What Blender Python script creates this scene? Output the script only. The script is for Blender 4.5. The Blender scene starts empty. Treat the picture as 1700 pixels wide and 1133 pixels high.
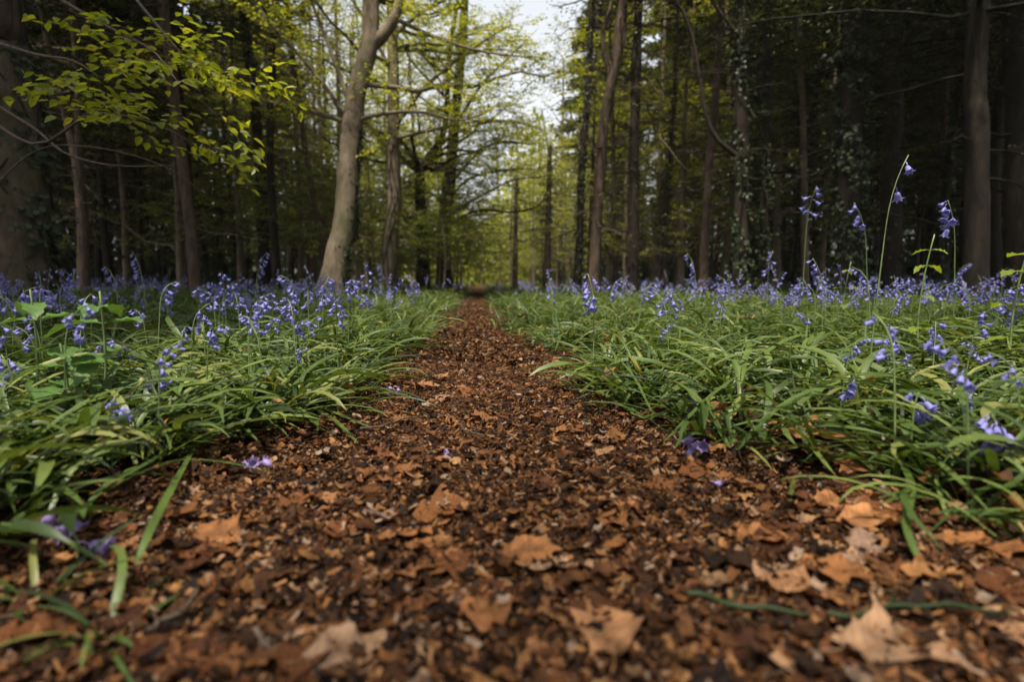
import bpy, math
import numpy as np
from mathutils import Matrix, Vector

R = np.random.default_rng(11)
SC = bpy.context.scene
COL = SC.collection
PI = math.pi
HAZE = .0005

# ------------------------------------------------------------------ camera
CAM_H, PITCH, FPX = 0.32, math.radians(6.13), 944.4
cam_data = bpy.data.cameras.new("camera")
cam = bpy.data.objects.new("camera", cam_data)
COL.objects.link(cam)
cam.location = (0, 0, CAM_H)
cam.rotation_euler = (PI / 2 - PITCH, 0, 0)
cam_data.sensor_width = 36
cam_data.lens = 20
cam_data.clip_start = 0.02
cam_data.clip_end = 500
cam_data.dof.use_dof = True
cam_data.dof.focus_distance = 1.55
cam_data.dof.aperture_fstop = 2.6
SC.camera = cam

CP, SP = math.cos(PITCH), math.sin(PITCH)


def at(px, py, d):
    """Point seen at photo pixel (px, py) at depth d metres."""
    X, Y = (px - 850) / FPX, -(py - 566.5) / FPX
    return np.array([d * X, d * (Y * SP + CP), CAM_H + d * (Y * CP - SP)])


def on_ground(px, py, z=0.0):
    X, Y = (px - 850) / FPX, -(py - 566.5) / FPX
    d = (z - CAM_H) / (Y * CP - SP)
    p = at(px, py, d)
    p[2] = gz(p[0], p[1])
    return p


# ------------------------------------------------------------------ terrain
LE = np.array([(-3, -.52), (.4, -.52), (.69, -.48), (.89, -.43), (1.28, -.30), (1.63, -.28), (2.24, -.32), (4, -.42), (8.6, -.64), (20, -1.38), (80, -4.9)])
RE = np.array([(-3, .55), (.4, .55), (.69, .47), (.9, .36), (1.02, .28), (1.28, .18), (1.63, .14), (2.24, .0), (4, -.14), (8.6, -.43), (20, -.98), (80, -4.4)])


def ragged(y, p): return np.clip(y - .9, 0, 1) * (.05 * np.sin(2.3 * y + p) + .035 * np.sin(5.3 * y + 2 * p))
def edge_l(y): return np.interp(y, LE[:, 0], LE[:, 1]) + ragged(y, .4)
def edge_r(y): return np.interp(y, RE[:, 0], RE[:, 1]) + ragged(y, 2.2)


def path_dist(x, y):
    """Signed distance to the path's edge: negative on the path."""
    return np.maximum(edge_l(y) - x, x - edge_r(y))


def gz(x, y):
    x = np.asarray(x, float); y = np.asarray(y, float)
    n = .010 * np.sin(3.1 * x + 1.3 * y) + .008 * np.sin(5.7 * y - 2.3 * x + 1) + .006 * np.sin(9.1 * x + 4.2 * y + 2)
    b = np.clip((path_dist(x, y) + .10) / .5, 0, 1)
    side = .03 * b * b * (3 - 2 * b)
    far = .10 * np.clip((np.abs(x + .3) - 1.5) / 5, 0, 1) * np.exp(-np.maximum(y, 0) / 14)
    return n * (.5 + .9 * b) + side - .012 + far


# ------------------------------------------------------------------ mesh builder
class MB:
    def __init__(self):
        self.v, self.l, self.s, self.m, self.n = [], [], [], [], 0

    def add(self, V, F, m=0):
        """V (n,3); F (k,w) faces of one size."""
        V = np.asarray(V, float).reshape(-1, 3); F = np.asarray(F, int)
        self.v.append(V); self.l.append((F + self.n).ravel())
        self.s.append(np.full(len(F), F.shape[1])); self.m.append(np.full(len(F), m)); self.n += len(V)

    def grids(self, G, m=0):
        """G (n, a, b, 3): n separate a x b patches."""
        n, a, b, _ = G.shape
        i = np.arange(a * b).reshape(a, b)
        q = np.stack([i[:-1, :-1], i[1:, :-1], i[1:, 1:], i[:-1, 1:]], -1).reshape(-1, 4)
        F = (q[None] + (np.arange(n) * a * b)[:, None, None]).reshape(-1, 4)
        self.add(G.reshape(-1, 3), F, m)

    def polys(self, Q, m=0):
        """Q (n, k, 3): n separate k-gons."""
        n, k, _ = Q.shape
        self.add(Q.reshape(-1, 3), np.arange(n * k).reshape(n, k), m)

    def tube(self, P, r, sides=8, m=0, rough=0.0, rng=None):
        P = np.asarray(P, float); r = np.broadcast_to(np.asarray(r, float), (len(P),))
        T = np.gradient(P, axis=0); T /= np.linalg.norm(T, axis=1)[:, None] + 1e-9
        ref = np.array([0, 0, 1.]) if abs(T[:, 2]).mean() < .8 else np.array([1., 0, 0])
        A = np.cross(T, ref); A /= np.linalg.norm(A, axis=1)[:, None] + 1e-9
        B = np.cross(T, A)
        a = np.linspace(0, 2 * PI, sides, endpoint=False)
        rr = np.repeat(r[:, None], sides, 1)
        if rough:
            g = rng or R
            col = g.normal(0, rough, sides)
            rr = rr * (1 + col[None] * .7 + g.normal(0, rough * .6, rr.shape))
        V = P[:, None] + rr[..., None] * (np.cos(a)[None, :, None] * A[:, None] + np.sin(a)[None, :, None] * B[:, None])
        i = np.arange(len(P) * sides).reshape(len(P), sides)
        j = np.roll(i, -1, 1)
        F = np.stack([i[:-1], j[:-1], j[1:], i[1:]], -1).reshape(-1, 4)
        base = self.n
        self.add(V, F, m)
        self.l.append(i[-1] + base); self.s.append(np.array([sides])); self.m.append(np.array([m]))

    def mesh(self, name, mats, smooth=True):
        me = bpy.data.meshes.new(name)
        V = np.concatenate(self.v); L = np.concatenate(self.l); S = np.concatenate(self.s); M = np.concatenate(self.m)
        me.vertices.add(len(V)); me.vertices.foreach_set("co", V.ravel().astype(np.float32))
        me.loops.add(len(L)); me.loops.foreach_set("vertex_index", L.astype(np.int32))
        me.polygons.add(len(S))
        me.polygons.foreach_set("loop_start", np.concatenate([[0], np.cumsum(S)[:-1]]).astype(np.int32))
        me.polygons.foreach_set("material_index", M.astype(np.int32))
        me.polygons.foreach_set("use_smooth", np.full(len(S), smooth))
        for mt in (mats if isinstance(mats, (list, tuple)) else [mats]):
            me.materials.append(mt)
        me.update(calc_edges=True)
        return me

    def build(self, name, mats, parent=None, smooth=True):
        return link(name, self.mesh(name, mats, smooth), parent)


def link(name, data, parent=None):
    o = bpy.data.objects.new(name, data); COL.objects.link(o)
    if parent is not None: o.parent = parent
    return o


def tag(o, label=None, cat=None, group=None, kind=None):
    if label: o["label"] = label
    if cat: o["category"] = cat
    if group: o["group"] = group
    if kind: o["kind"] = kind
    return o


def empty(name, loc, rz=0, s=1):
    o = link(name, None)
    o.location = tuple(loc); o.rotation_euler = (0, 0, rz); o.scale = (s, s, s); o.empty_display_size = .1
    return o


def copy_tree(o):
    r = o.copy(); COL.objects.link(r)
    for ch in o.children:
        c = ch.copy(); COL.objects.link(c); c.parent = r
        for g in ch.children:
            d = g.copy(); COL.objects.link(d); d.parent = c
    return r


def spline(P, n):
    """Catmull-Rom through the points, n samples."""
    P = np.asarray(P, float)
    Q = np.vstack([2 * P[0] - P[1], P, 2 * P[-1] - P[-2]])
    u = np.linspace(0, len(P) - 1 - 1e-6, n); k = u.astype(int); t = (u - k)[:, None]
    a, b, c, d = Q[k], Q[k + 1], Q[k + 2], Q[k + 3]
    return .5 * (2 * b + (c - a) * t + (2 * a - 5 * b + 4 * c - d) * t ** 2 + (3 * b - a - 3 * c + d) * t ** 3)


def unit(v): return v / (np.linalg.norm(v, axis=-1, keepdims=True) + 1e-9)


# ------------------------------------------------------------------ materials
def new_mat(name):
    m = bpy.data.materials.new(name); m.use_nodes = True
    nt = m.node_tree; nt.nodes.clear()
    out = nt.nodes.new("ShaderNodeOutputMaterial")
    return m, nt, out


def nd(nt, t, **k):
    n = nt.nodes.new(t)
    for a, b in k.items(): setattr(n, a, b)
    return n


def ramp(nt, stops, fac, interp="LINEAR"):
    r = nd(nt, "ShaderNodeValToRGB"); r.color_ramp.interpolation = interp
    e = r.color_ramp.elements
    while len(e) < len(stops): e.new(.5)
    for i, (p, c) in enumerate(stops):
        e[i].position = p; e[i].color = (*c, 1)
    nt.links.new(fac, r.inputs[0])
    return r.outputs[0]


def leaf_mat(name, stops, rough=.45, trans=.35, tint=(1.25, 1.15, .55), spec=.5, nscale=30, nval=.35, obj_random=False, veins=0.0):
    """Thin leaf: gloss coat over diffuse with light passing through; hue differs leaf by leaf."""
    m, nt, out = new_mat(name); L = nt.links.new
    g = nd(nt, "ShaderNodeNewGeometry"); rnd = g.outputs["Random Per Island"]
    if obj_random: rnd = nd(nt, "ShaderNodeObjectInfo").outputs["Random"]
    c = ramp(nt, stops, rnd)
    tc = nd(nt, "ShaderNodeTexCoord"); no = nd(nt, "ShaderNodeTexNoise"); no.inputs["Scale"].default_value = nscale; no.inputs["Detail"].default_value = 3
    L(tc.outputs["Object"], no.inputs["Vector"])
    mr = nd(nt, "ShaderNodeMapRange"); mr.inputs[3].default_value = 1 - nval; mr.inputs[4].default_value = 1 + nval
    mr.inputs[1].default_value = .3; mr.inputs[2].default_value = .7
    L(no.outputs["Fac"], mr.inputs[0])
    fac = mr.outputs[0]
    if veins:
        sx = nd(nt, "ShaderNodeSeparateXYZ"); L(tc.outputs["Object"], sx.inputs[0])

        def mth(op, a, b_=None):
            q = nd(nt, "ShaderNodeMath", operation=op)
            for i_, v_ in enumerate((a, b_)):
                if v_ is None: continue
                if isinstance(v_, (int, float)): q.inputs[i_].default_value = v_
                else: L(v_, q.inputs[i_])
            return q.outputs[0]
        ay = mth("ABSOLUTE", sx.outputs[1])
        ph = mth("FRACT", mth("MULTIPLY", mth("SUBTRACT", sx.outputs[0], mth("MULTIPLY", ay, .8)), 9.0))
        side = mth("LESS_THAN", mth("ABSOLUTE", mth("SUBTRACT", ph, .5)), .09)
        mid = mth("LESS_THAN", ay, .012)
        fac = mth("MULTIPLY", fac, mth("SUBTRACT", 1.0, mth("MULTIPLY", mth("MAXIMUM", side, mid), veins)))
    mx = nd(nt, "ShaderNodeVectorMath", operation="SCALE"); L(c, mx.inputs[0]); L(fac, mx.inputs["Scale"])
    p = nd(nt, "ShaderNodeBsdfPrincipled"); L(mx.outputs[0], p.inputs["Base Color"])
    p.inputs["Roughness"].default_value = rough; p.inputs["Specular IOR Level"].default_value = spec
    if trans:
        tm = nd(nt, "ShaderNodeVectorMath", operation="MULTIPLY"); L(mx.outputs[0], tm.inputs[0]); tm.inputs[1].default_value = tint
        t = nd(nt, "ShaderNodeBsdfTranslucent"); L(tm.outputs[0], t.inputs["Color"])
        mix = nd(nt, "ShaderNodeMixShader"); mix.inputs[0].default_value = trans
        L(p.outputs[0], mix.inputs[1]); L(t.outputs[0], mix.inputs[2]); L(mix.outputs[0], out.inputs[0])
    else:
        L(p.outputs[0], out.inputs[0])
    return m


def bark_mat(name, c1, c2, c3, scale=14, zs=.18, bump=.6, moss=None, moss_amt=.5):
    m, nt, out = new_mat(name); L = nt.links.new
    tc = nd(nt, "ShaderNodeTexCoord"); mp = nd(nt, "ShaderNodeMapping"); mp.inputs["Scale"].default_value = (1, 1, zs)
    L(tc.outputs["Object"], mp.inputs[0])
    n1 = nd(nt, "ShaderNodeTexNoise"); n1.inputs["Scale"].default_value = scale; n1.inputs["Detail"].default_value = 8; n1.inputs["Roughness"].default_value = .65
    L(mp.outputs[0], n1.inputs["Vector"])
    v = nd(nt, "ShaderNodeTexVoronoi", feature="DISTANCE_TO_EDGE"); v.inputs["Scale"].default_value = scale * 1.3; L(mp.outputs[0], v.inputs["Vector"])
    col = ramp(nt, [(.3, c1), (.5, c2), (.72, c3)], n1.outputs["Fac"])
    if moss:
        n2 = nd(nt, "ShaderNodeTexNoise"); n2.inputs["Scale"].default_value = 2.2; n2.inputs["Detail"].default_value = 6; L(tc.outputs["Object"], n2.inputs["Vector"])
        f = nd(nt, "ShaderNodeMapRange"); f.inputs[1].default_value = .45; f.inputs[2].default_value = .7; f.inputs[4].default_value = moss_amt; L(n2.outputs["Fac"], f.inputs[0])
        mix = nd(nt, "ShaderNodeMix", data_type="RGBA"); L(f.outputs[0], mix.inputs[0]); L(col, mix.inputs[6]); mix.inputs[7].default_value = (*moss, 1); col = mix.outputs[2]
    p = nd(nt, "ShaderNodeBsdfPrincipled"); L(col, p.inputs["Base Color"]); p.inputs["Roughness"].default_value = .9; p.inputs["Specular IOR Level"].default_value = .2
    ad = nd(nt, "ShaderNodeMath", operation="ADD"); mu = nd(nt, "ShaderNodeMath", operation="MINIMUM"); mu.inputs[1].default_value = .15
    L(v.outputs["Distance"], mu.inputs[0]); L(n1.outputs["Fac"], ad.inputs[0]); L(mu.outputs[0], ad.inputs[1])
    b = nd(nt, "ShaderNodeBump"); b.inputs["Strength"].default_value = bump; b.inputs["Distance"].default_value = .03; L(ad.outputs[0], b.inputs["Height"]); L(b.outputs[0], p.inputs["Normal"])
    L(p.outputs[0], out.inputs[0])
    return m


def soil_mat(name, stops, s=60):
    m, nt, out = new_mat(name); L = nt.links.new
    tc = nd(nt, "ShaderNodeTexCoord")
    n1 = nd(nt, "ShaderNodeTexNoise"); n1.inputs["Scale"].default_value = s; n1.inputs["Detail"].default_value = 7; n1.inputs["Roughness"].default_value = .7
    v = nd(nt, "ShaderNodeTexVoronoi"); v.inputs["Scale"].default_value = s * .8
    L(tc.outputs["Object"], n1.inputs["Vector"]); L(tc.outputs["Object"], v.inputs["Vector"])
    mixf = nd(nt, "ShaderNodeMix", data_type="FLOAT"); mixf.inputs[0].default_value = .5
    sep = nd(nt, "ShaderNodeSeparateColor"); L(v.outputs["Color"], sep.inputs[0])
    L(n1.outputs["Fac"], mixf.inputs[2]); L(sep.outputs[0], mixf.inputs[3])
    col = ramp(nt, stops, mixf.outputs[0])
    p = nd(nt, "ShaderNodeBsdfPrincipled"); L(col, p.inputs["Base Color"]); p.inputs["Roughness"].default_value = .95; p.inputs["Specular IOR Level"].default_value = .15
    b = nd(nt, "ShaderNodeBump"); b.inputs["Strength"].default_value = .8; b.inputs["Distance"].default_value = .01; L(mixf.outputs[0], b.inputs["Height"]); L(b.outputs[0], p.inputs["Normal"])
    L(p.outputs[0], out.inputs[0])
    return m


def dead_mat(name, stops, obj_random):
    return leaf_mat(name, stops, rough=.7, trans=.15, tint=(1.2, .8, .4), spec=.12, nscale=45, nval=.6, obj_random=obj_random, veins=.22 if obj_random else 0)


GRN = [(0, (0.0118, 0.0220, 0.0054)), (.3, (0.0310, 0.0571, 0.0106)), (.65, (0.0606, 0.0963, 0.0179)), (.92, (0.1072, 0.1428, 0.0321)), (1, (0.1626, 0.1631, 0.0446))]
M_STRAP = leaf_mat("bluebell_leaf", GRN, rough=.45, trans=.30, spec=.40, nscale=25, nval=.2)
M_STEM = leaf_mat("bluebell_stem", [(0, (.07, .11, .03)), (1, (.11, .15, .05))], rough=.5, trans=0)
M_BELL = leaf_mat("bluebell_flower", [(0, (0.1020, 0.1105, 0.3400)), (.5, (0.1700, 0.1700, 0.4250)), (.85, (0.2465, 0.2380, 0.5100)), (1, (0.2040, 0.1445, 0.3740))], rough=.5, trans=.3, tint=(1.1, 1.0, 1.1), spec=.3, nscale=120, nval=.2)
M_FADED = leaf_mat("faded_flower", [(0, (0.1683, 0.1085, 0.3012)), (1, (0.2448, 0.1952, 0.3585))], rough=.5, trans=.3, tint=(1.1, 1, 1.1), spec=.3)
DEAD = [(0, (0.0058, 0.0031, 0.0019)), (.32, (0.0204, 0.0087, 0.0035)), (.58, (0.0540, 0.0218, 0.0071)), (.74, (0.1081, 0.0447, 0.0143)), (.88, (0.1844, 0.0902, 0.0326)), (1, (0.1716, 0.1244, 0.0891))]
DEAD2 = [(0, (0.0306, 0.0109, 0.0045)), (.35, (0.0734, 0.0265, 0.0089)), (.65, (0.1285, 0.0507, 0.0168)), (.9, (0.1958, 0.0920, 0.0390)), (1, (0.1469, 0.0978, 0.0725))]
M_LITTER = dead_mat("leaf_litter", DEAD, False)
M_DEAD = dead_mat("dead_leaf", DEAD2, True)
M_DEADTAN = leaf_mat("tan_dead_leaf", [(0, (0.1444, 0.0597, 0.0209)), (.6, (0.2100, 0.0955, 0.0365)), (1, (0.1837, 0.1135, 0.0677))], rough=.7, trans=.12, tint=(1.1, .8, .5), spec=.12, nscale=3.5, nval=.5, obj_random=True, veins=.25)
M_SOIL = soil_mat("woodland_soil", [(.25, (.010, .006, .004)), (.5, (.030, .015, .008)), (.75, (.075, .036, .016))])
M_PATH = soil_mat("path_mulch", [(.25, (0.0126, 0.0063, 0.0035)), (.45, (0.0420, 0.0175, 0.0077)), (.65, (0.0840, 0.0350, 0.0140)), (.85, (0.1540, 0.0700, 0.0280))], s=75)
M_TWIG = bark_mat("dead_twig", (.03, .02, .014), (.07, .05, .035), (.13, .10, .075), scale=60, bump=.3)
M_BEECH = bark_mat("beech_bark", (.065, .050, .034), (.125, .098, .066), (.20, .165, .115), scale=9, zs=.45, bump=.35, moss=(.050, .060, .018), moss_amt=.75)
M_SHADEBEECH = bark_mat("shaded_beech_bark", (.030, .022, .014), (.058, .044, .028), (.10, .08, .052), scale=11, zs=.4, bump=.6, moss=(.035, .040, .014), moss_amt=.8)  # beech bark at about half brightness, shade put into the colour
M_DEEPSHADE = bark_mat("deep_shade_bark", (.005, .004, .003), (.012, .009, .006), (.024, .018, .012), scale=14, zs=.2, bump=.9, moss=(.014, .016, .006), moss_amt=.5)  # bark darkened further, deep shade painted into its colour
M_PINE = bark_mat("pine_bark", (.026, .018, .012), (.062, .043, .030), (.115, .083, .060), scale=16, zs=.22, bump=.8, moss=(.05, .05, .02), moss_amt=.35)
M_DARK = bark_mat("shaded_bark", (0.0077, 0.0056, 0.0035), (0.0182, 0.0126, 0.0084), (0.0336, 0.0245, 0.0161), scale=14, zs=.2, bump=.7, moss=(0.0210, 0.0245, 0.0084), moss_amt=.5)  # bark colour kept dark to carry the shade of the wood
M_BEECHLEAF = leaf_mat("beech_leaf", [(0, (.10, .13, .012)), (.4, (.155, .19, .020)), (.8, (.21, .235, .030)), (1, (.25, .24, .045))], rough=.45, trans=.58, tint=(1.6, 1.45, .5), spec=.35, nscale=8, nval=.15)
M_SAPLEAF = leaf_mat("sapling_leaf", [(0, (.075, .115, .012)), (.5, (.13, .18, .020)), (1, (.20, .235, .035))], rough=.45, trans=.45, tint=(1.4, 1.3, .5), spec=.35, nscale=8, nval=.15)
M_NEEDLE = leaf_mat("conifer_needle", [(0, (.016, .028, .010)), (.5, (.034, .052, .014)), (.85, (.060, .078, .020)), (1, (.095, .10, .035))], rough=.5, trans=.25, tint=(1.2, 1.2, .6), spec=.3, nscale=3, nval=.3)
M_LARCH = leaf_mat("larch_needle", [(0, (.045, .060, .010)), (.5, (.090, .11, .018)), (.85, (.14, .155, .026)), (1, (.18, .17, .04))], rough=.5, trans=.4, tint=(1.3, 1.2, .5), spec=.3, nscale=3, nval=.3)
M_IVY = leaf_mat("ivy_leaf", [(0, (0.0080, 0.0160, 0.0056)), (.5, (0.0160, 0.0304, 0.0088)), (.9, (0.0320, 0.0480, 0.0144)), (1, (0.0520, 0.0640, 0.0224))], rough=.55, trans=.15, spec=.25, nscale=5, nval=.2)
M_NETTLE = leaf_mat("nettle_leaf", [(0, (.040, .095, .020)), (1, (.075, .140, .035))], rough=.5, trans=.3, spec=.35, nscale=40, nval=.2)

# ------------------------------------------------------------------ sky and sun
SUN_DIR = unit(np.array([-.14, -.30, .93]))
w = bpy.data.worlds.new("World"); SC.world = w; w.use_nodes = True
nt = w.node_tree
bg = nt.nodes["Background"]
sky = nd(nt, "ShaderNodeTexSky"); sky.sky_type = "NISHITA"; sky.sun_disc = False
sky.sun_elevation = math.asin(SUN_DIR[2]); sky.sun_rotation = math.atan2(SUN_DIR[0], SUN_DIR[1]) % (2 * PI)
sky.air_density = 1.0; sky.dust_density = 4.0; sky.ozone_density = 1.0
hs = nd(nt, "ShaderNodeHueSaturation"); hs.inputs["Saturation"].default_value = .22
nt.links.new(sky.outputs[0], hs.inputs["Color"]); nt.links.new(hs.outputs[0], bg.inputs["Color"])
bg.inputs["Strength"].default_value = .15
sun_d = bpy.data.lights.new("sun", "SUN"); sun = bpy.data.objects.new("sun", sun_d); COL.objects.link(sun)
sun_d.energy = 4.4; sun_d.angle = math.radians(2.0); sun_d.color = (1, .90, .75)
sun.rotation_euler = Vector(SUN_DIR).to_track_quat("Z", "Y").to_euler()
sun.location = (0, 0, 30)
SC.view_settings.view_transform = "Standard"; SC.view_settings.look = "None"
SC.view_settings.exposure = 1.05; SC.view_settings.gamma = 1
SC.render.engine = "CYCLES"
SC.cycles.use_denoising = True
SC.cycles.max_bounces = 6; SC.cycles.diffuse_bounces = 3; SC.cycles.glossy_bounces = 2; SC.cycles.transmission_bounces = 4; SC.cycles.transparent_max_bounces = 4
SC.cycles.sample_clamp_indirect = 4

# ------------------------------------------------------------------ ground
xs = np.concatenate([-np.geomspace(90, 1.5, 40), np.linspace(-1.45, 1.45, 88), np.geomspace(1.5, 90, 40)])
ys = np.concatenate([np.linspace(-25, -1, 12), np.linspace(-.95, 5, 150), np.geomspace(5.1, 120, 60)])
X, Y = np.meshgrid(xs, ys, indexing="ij")
b = MB(); b.grids(np.stack([X, Y, gz(X, Y)], -1)[None])
tag(b.build("ground", M_SOIL), "dark woodland soil under the bluebells and trees", "ground", kind="structure")
ys = np.concatenate([np.linspace(-1.5, 5, 220), np.geomspace(5.1, 75, 60)])
u = np.linspace(0, 1, 34)
Y = np.repeat(ys[None], 34, 0)
wob = .03 * np.sin(ys * 7) + .03 * np.sin(ys * 17 + 1)
X = edge_l(Y) - .04 + wob + (edge_r(Y) - edge_l(Y) + .08) * u[:, None]
b = MB(); b.grids(np.stack([X, Y, gz(X, Y) + .006 + R.normal(0, .0012, X.shape)], -1)[None])
tag(b.build("path", M_PATH), "narrow reddish brown trodden path covered in leaf litter", "path", kind="structure")


# ------------------------------------------------------------------ leaf litter
def fragments(x, y, ln, wd, tilt, lift):
    """Curled scraps of dead leaf, 3 x 3 points each."""
    n = len(x)
    yaw = R.uniform(0, 2 * PI, n)
    a = np.linspace(-.5, .5, 3)
    curl = R.normal(0, .5, n); fold = R.normal(0, .35, n)
    U, V = np.meshgrid(a, a, indexing="ij")
    lx = U[None] * ln[:, None, None] * R.uniform(.75, 1.25, (n, 3, 3))
    ly = V[None] * wd[:, None, None] * R.uniform(.45, 1.25, (n, 3, 3))
    lz = curl[:, None, None] * U[None] ** 2 * ln[:, None, None] * 1.6 + fold[:, None, None] * V[None] ** 2 * wd[:, None, None] * 2 + R.normal(0, .04, (n, 3, 3)) * wd[:, None, None]
    tx, ty = R.normal(0, tilt, n), R.normal(0, tilt, n)
    lim = np.clip(.9 - ln * 28, .22, .8); tx, ty = np.clip(tx, -lim, lim), np.clip(ty, -lim, lim)
    lz = lz + lx * np.tan(tx)[:, None, None] + ly * np.tan(ty)[:, None, None]
    c, s = np.cos(yaw)[:, None, None], np.sin(yaw)[:, None, None]
    gx, gy = x[:, None, None] + c * lx - s * ly, y[:, None, None] + s * lx + c * ly
    return np.stack([gx, gy, gz(gx, gy) + lift[:, None, None] + lz], -1)


def frustum_ok(x, y, margin=.35): return np.abs(x) < y * .92 + margin


def scatter(n, y0, y1, power, keep, xw=None):
    """n points between depths y0 and y1, nearer ones denser, filtered by keep(x, y)."""
    px, py = [], []
    got = 0
    while got < n:
        t = R.uniform(0, 1, 4 * n)
        y = (y0 ** power + t * (y1 ** power - y0 ** power)) ** (1 / power) if power else y0 * (y1 / y0) ** t
        half = y * .92 + .35 if xw is None else np.minimum(y * .92 + .35, xw)
        x = R.uniform(-1, 1, 4 * n) * half
        k = keep(x, y); px.append(x[k]); py.append(y[k]); got += k.sum()
    return np.concatenate(px)[:n], np.concatenate(py)[:n]


b = MB()
on_path = lambda e: (lambda x, y: path_dist(x, y) < e + R.normal(0, .05, len(x)))
x, y = scatter(70000, .22, 2.4, .6, on_path(.12))
ln = np.clip(R.lognormal(math.log(.0078), .6, len(x)), .0025, .020)
b.grids(fragments(x, y, ln, ln * R.uniform(.12, .75, len(x)), .36, R.uniform(.004, .022, len(x))))
x, y = scatter(26000, 2.2, 14, .3, on_path(.05))
ln = np.clip(R.lognormal(math.log(.014), .45, len(x)), .005, .04)
b.grids(fragments(x, y, ln, ln * R.uniform(.2, .8, len(x)), .28, R.uniform(.004, .020, len(x))))
x, y = scatter(1500, .4, 5, .7, lambda x, y: path_dist(x, y) > .12)
ln = np.clip(R.lognormal(math.log(.028), .4, len(x)), .012, .06)
b.grids(fragments(x, y, ln, ln * R.uniform(.35, .8, len(x)), .4, R.uniform(.02, .085, len(x))))
x, y = scatter(9000, .3, 6, .5, lambda x, y: path_dist(x, y) > .1)
ln = np.clip(R.lognormal(math.log(.03), .5, len(x)), .01, .08)
b.grids(fragments(x, y, ln, ln * R.uniform(.3, .8, len(x)), .3, R.uniform(.004, .015, len(x))))
LITTER = b


# whole dead leaves
def dead_leaf_grid(kind, rng, k=31):
    t = np.linspace(0, 1, k)
    if kind == "oak":
        prof = .31 * np.sin(PI * t ** 1.1) ** .6 * (1 + .20 * np.sin(t * 2 * PI * 3.3 + rng.uniform(0, 6)) + .03 * np.sin(t * 41))
    elif kind == "beech":
        prof = .30 * np.sin(PI * t ** .95) ** .9 * (1 + .03 * np.sin(t * 60))
    else:
        prof = .36 * np.sin(PI * t ** .9) ** .55 * (1 + .16 * np.sin(t * 15 + rng.uniform(0, 6)) + .12 * np.sin(t * 31 + rng.uniform(0, 6)))
    prof = np.clip(prof, .004, None); prof[:2] = .012; prof[-1] = .004
    v = np.linspace(-1, 1, 7)
    cy = .06 * np.sin(t * 3 + rng.uniform(0, 6))
    curl, fold, ph = rng.normal(0, .15), abs(rng.normal(.15, .2)), rng.uniform(0, 6)
    asym = 1 + .14 * np.sin(t[:, None] * np.array([9., 11.]) + rng.uniform(0, 6, 2)) + .03 * rng.normal(0, 1, (k, 2))
    G = np.zeros((k, 7, 3))
    for j, vv in enumerate(v):
        ww = prof * asym[:, 0 if vv < 0 else 1]
        G[:, j, 0] = t - .5 + .06 * abs(vv) * np.sin(t * 20 + ph)
        G[:, j, 1] = cy + vv * ww
        G[:, j, 2] = curl * (t - .5) ** 2 + fold * (vv * ww) ** 2 * 2.2 + .05 * abs(vv) * np.sin(t * 17 + ph + vv) + .02 * np.sin(vv * 9 + t * 9)
    G[:, 3, 2] -= .012
    return G, cy


def dead_leaf_mesh(kind, rng):
    G, cy = dead_leaf_grid(kind, rng)
    b = MB(); b.grids(G[None])
    b.tube(np.stack([np.linspace(-.68, -.46, 4), np.full(4, cy[0]), np.full(4, G[0, 3, 2])], 1) + np.array([[0, .03, .02], [0, .01, .01], [0, 0, 0], [0, 0, 0]]), .008, 4)
    b.v = [vv + np.array([0, 0, -min(a[:, 2].min() for a in b.v)]) for vv in b.v]
    return b.mesh("dead_leaf", M_DEAD)


rl = np.random.default_rng(5)
LEAF_MESH = [dead_leaf_mesh(k, rl) for k in ("oak", "beech", "torn", "oak", "beech", "torn", "oak", "beech", "torn", "oak", "oak", "beech")]


b = LITTER
x, y = scatter(1300, .26, 3.2, .55, on_path(.12))
for i in range(len(x)):
    G, _ = dead_leaf_grid(("torn", "oak", "beech", "torn")[i % 4], rl, 11)
    a = rl.integers(0, 5); G = G[a:a + rl.integers(5, 11)]
    s_ = float(np.clip(rl.lognormal(math.log(.027), .4), .012, .055)); yw = rl.uniform(0, 6.28)
    G = (G - G.reshape(-1, 3).mean(0)) * s_
    tx, ty = rl.normal(0, .18, 2); G[..., 2] += tx * G[..., 0] + ty * G[..., 1]
    gx, gy = x[i] + math.cos(yw) * G[..., 0] - math.sin(yw) * G[..., 1], y[i] + math.sin(yw) * G[..., 0] + math.cos(yw) * G[..., 1]
    b.grids(np.stack([gx, gy, gz(x[i], y[i]) + G[..., 2] + rl.uniform(.010, .026)], -1)[None])
tag(b.build("leaf_litter", M_LITTER, smooth=False), "scraps of brown dead leaves and bark covering the path", "leaf litter", kind="stuff")


def put_leaf(mesh, p, size, yaw, tilt, label, group=None, roll=0.0):
    o = link("dead_leaf", mesh)
    o.location = (p[0], p[1], float(gz(p[0], p[1])) + .015)
    o.scale = (size, size, size); o.rotation_euler = (roll, tilt, yaw)
    return tag(o, label, "dead leaf", group)


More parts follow.
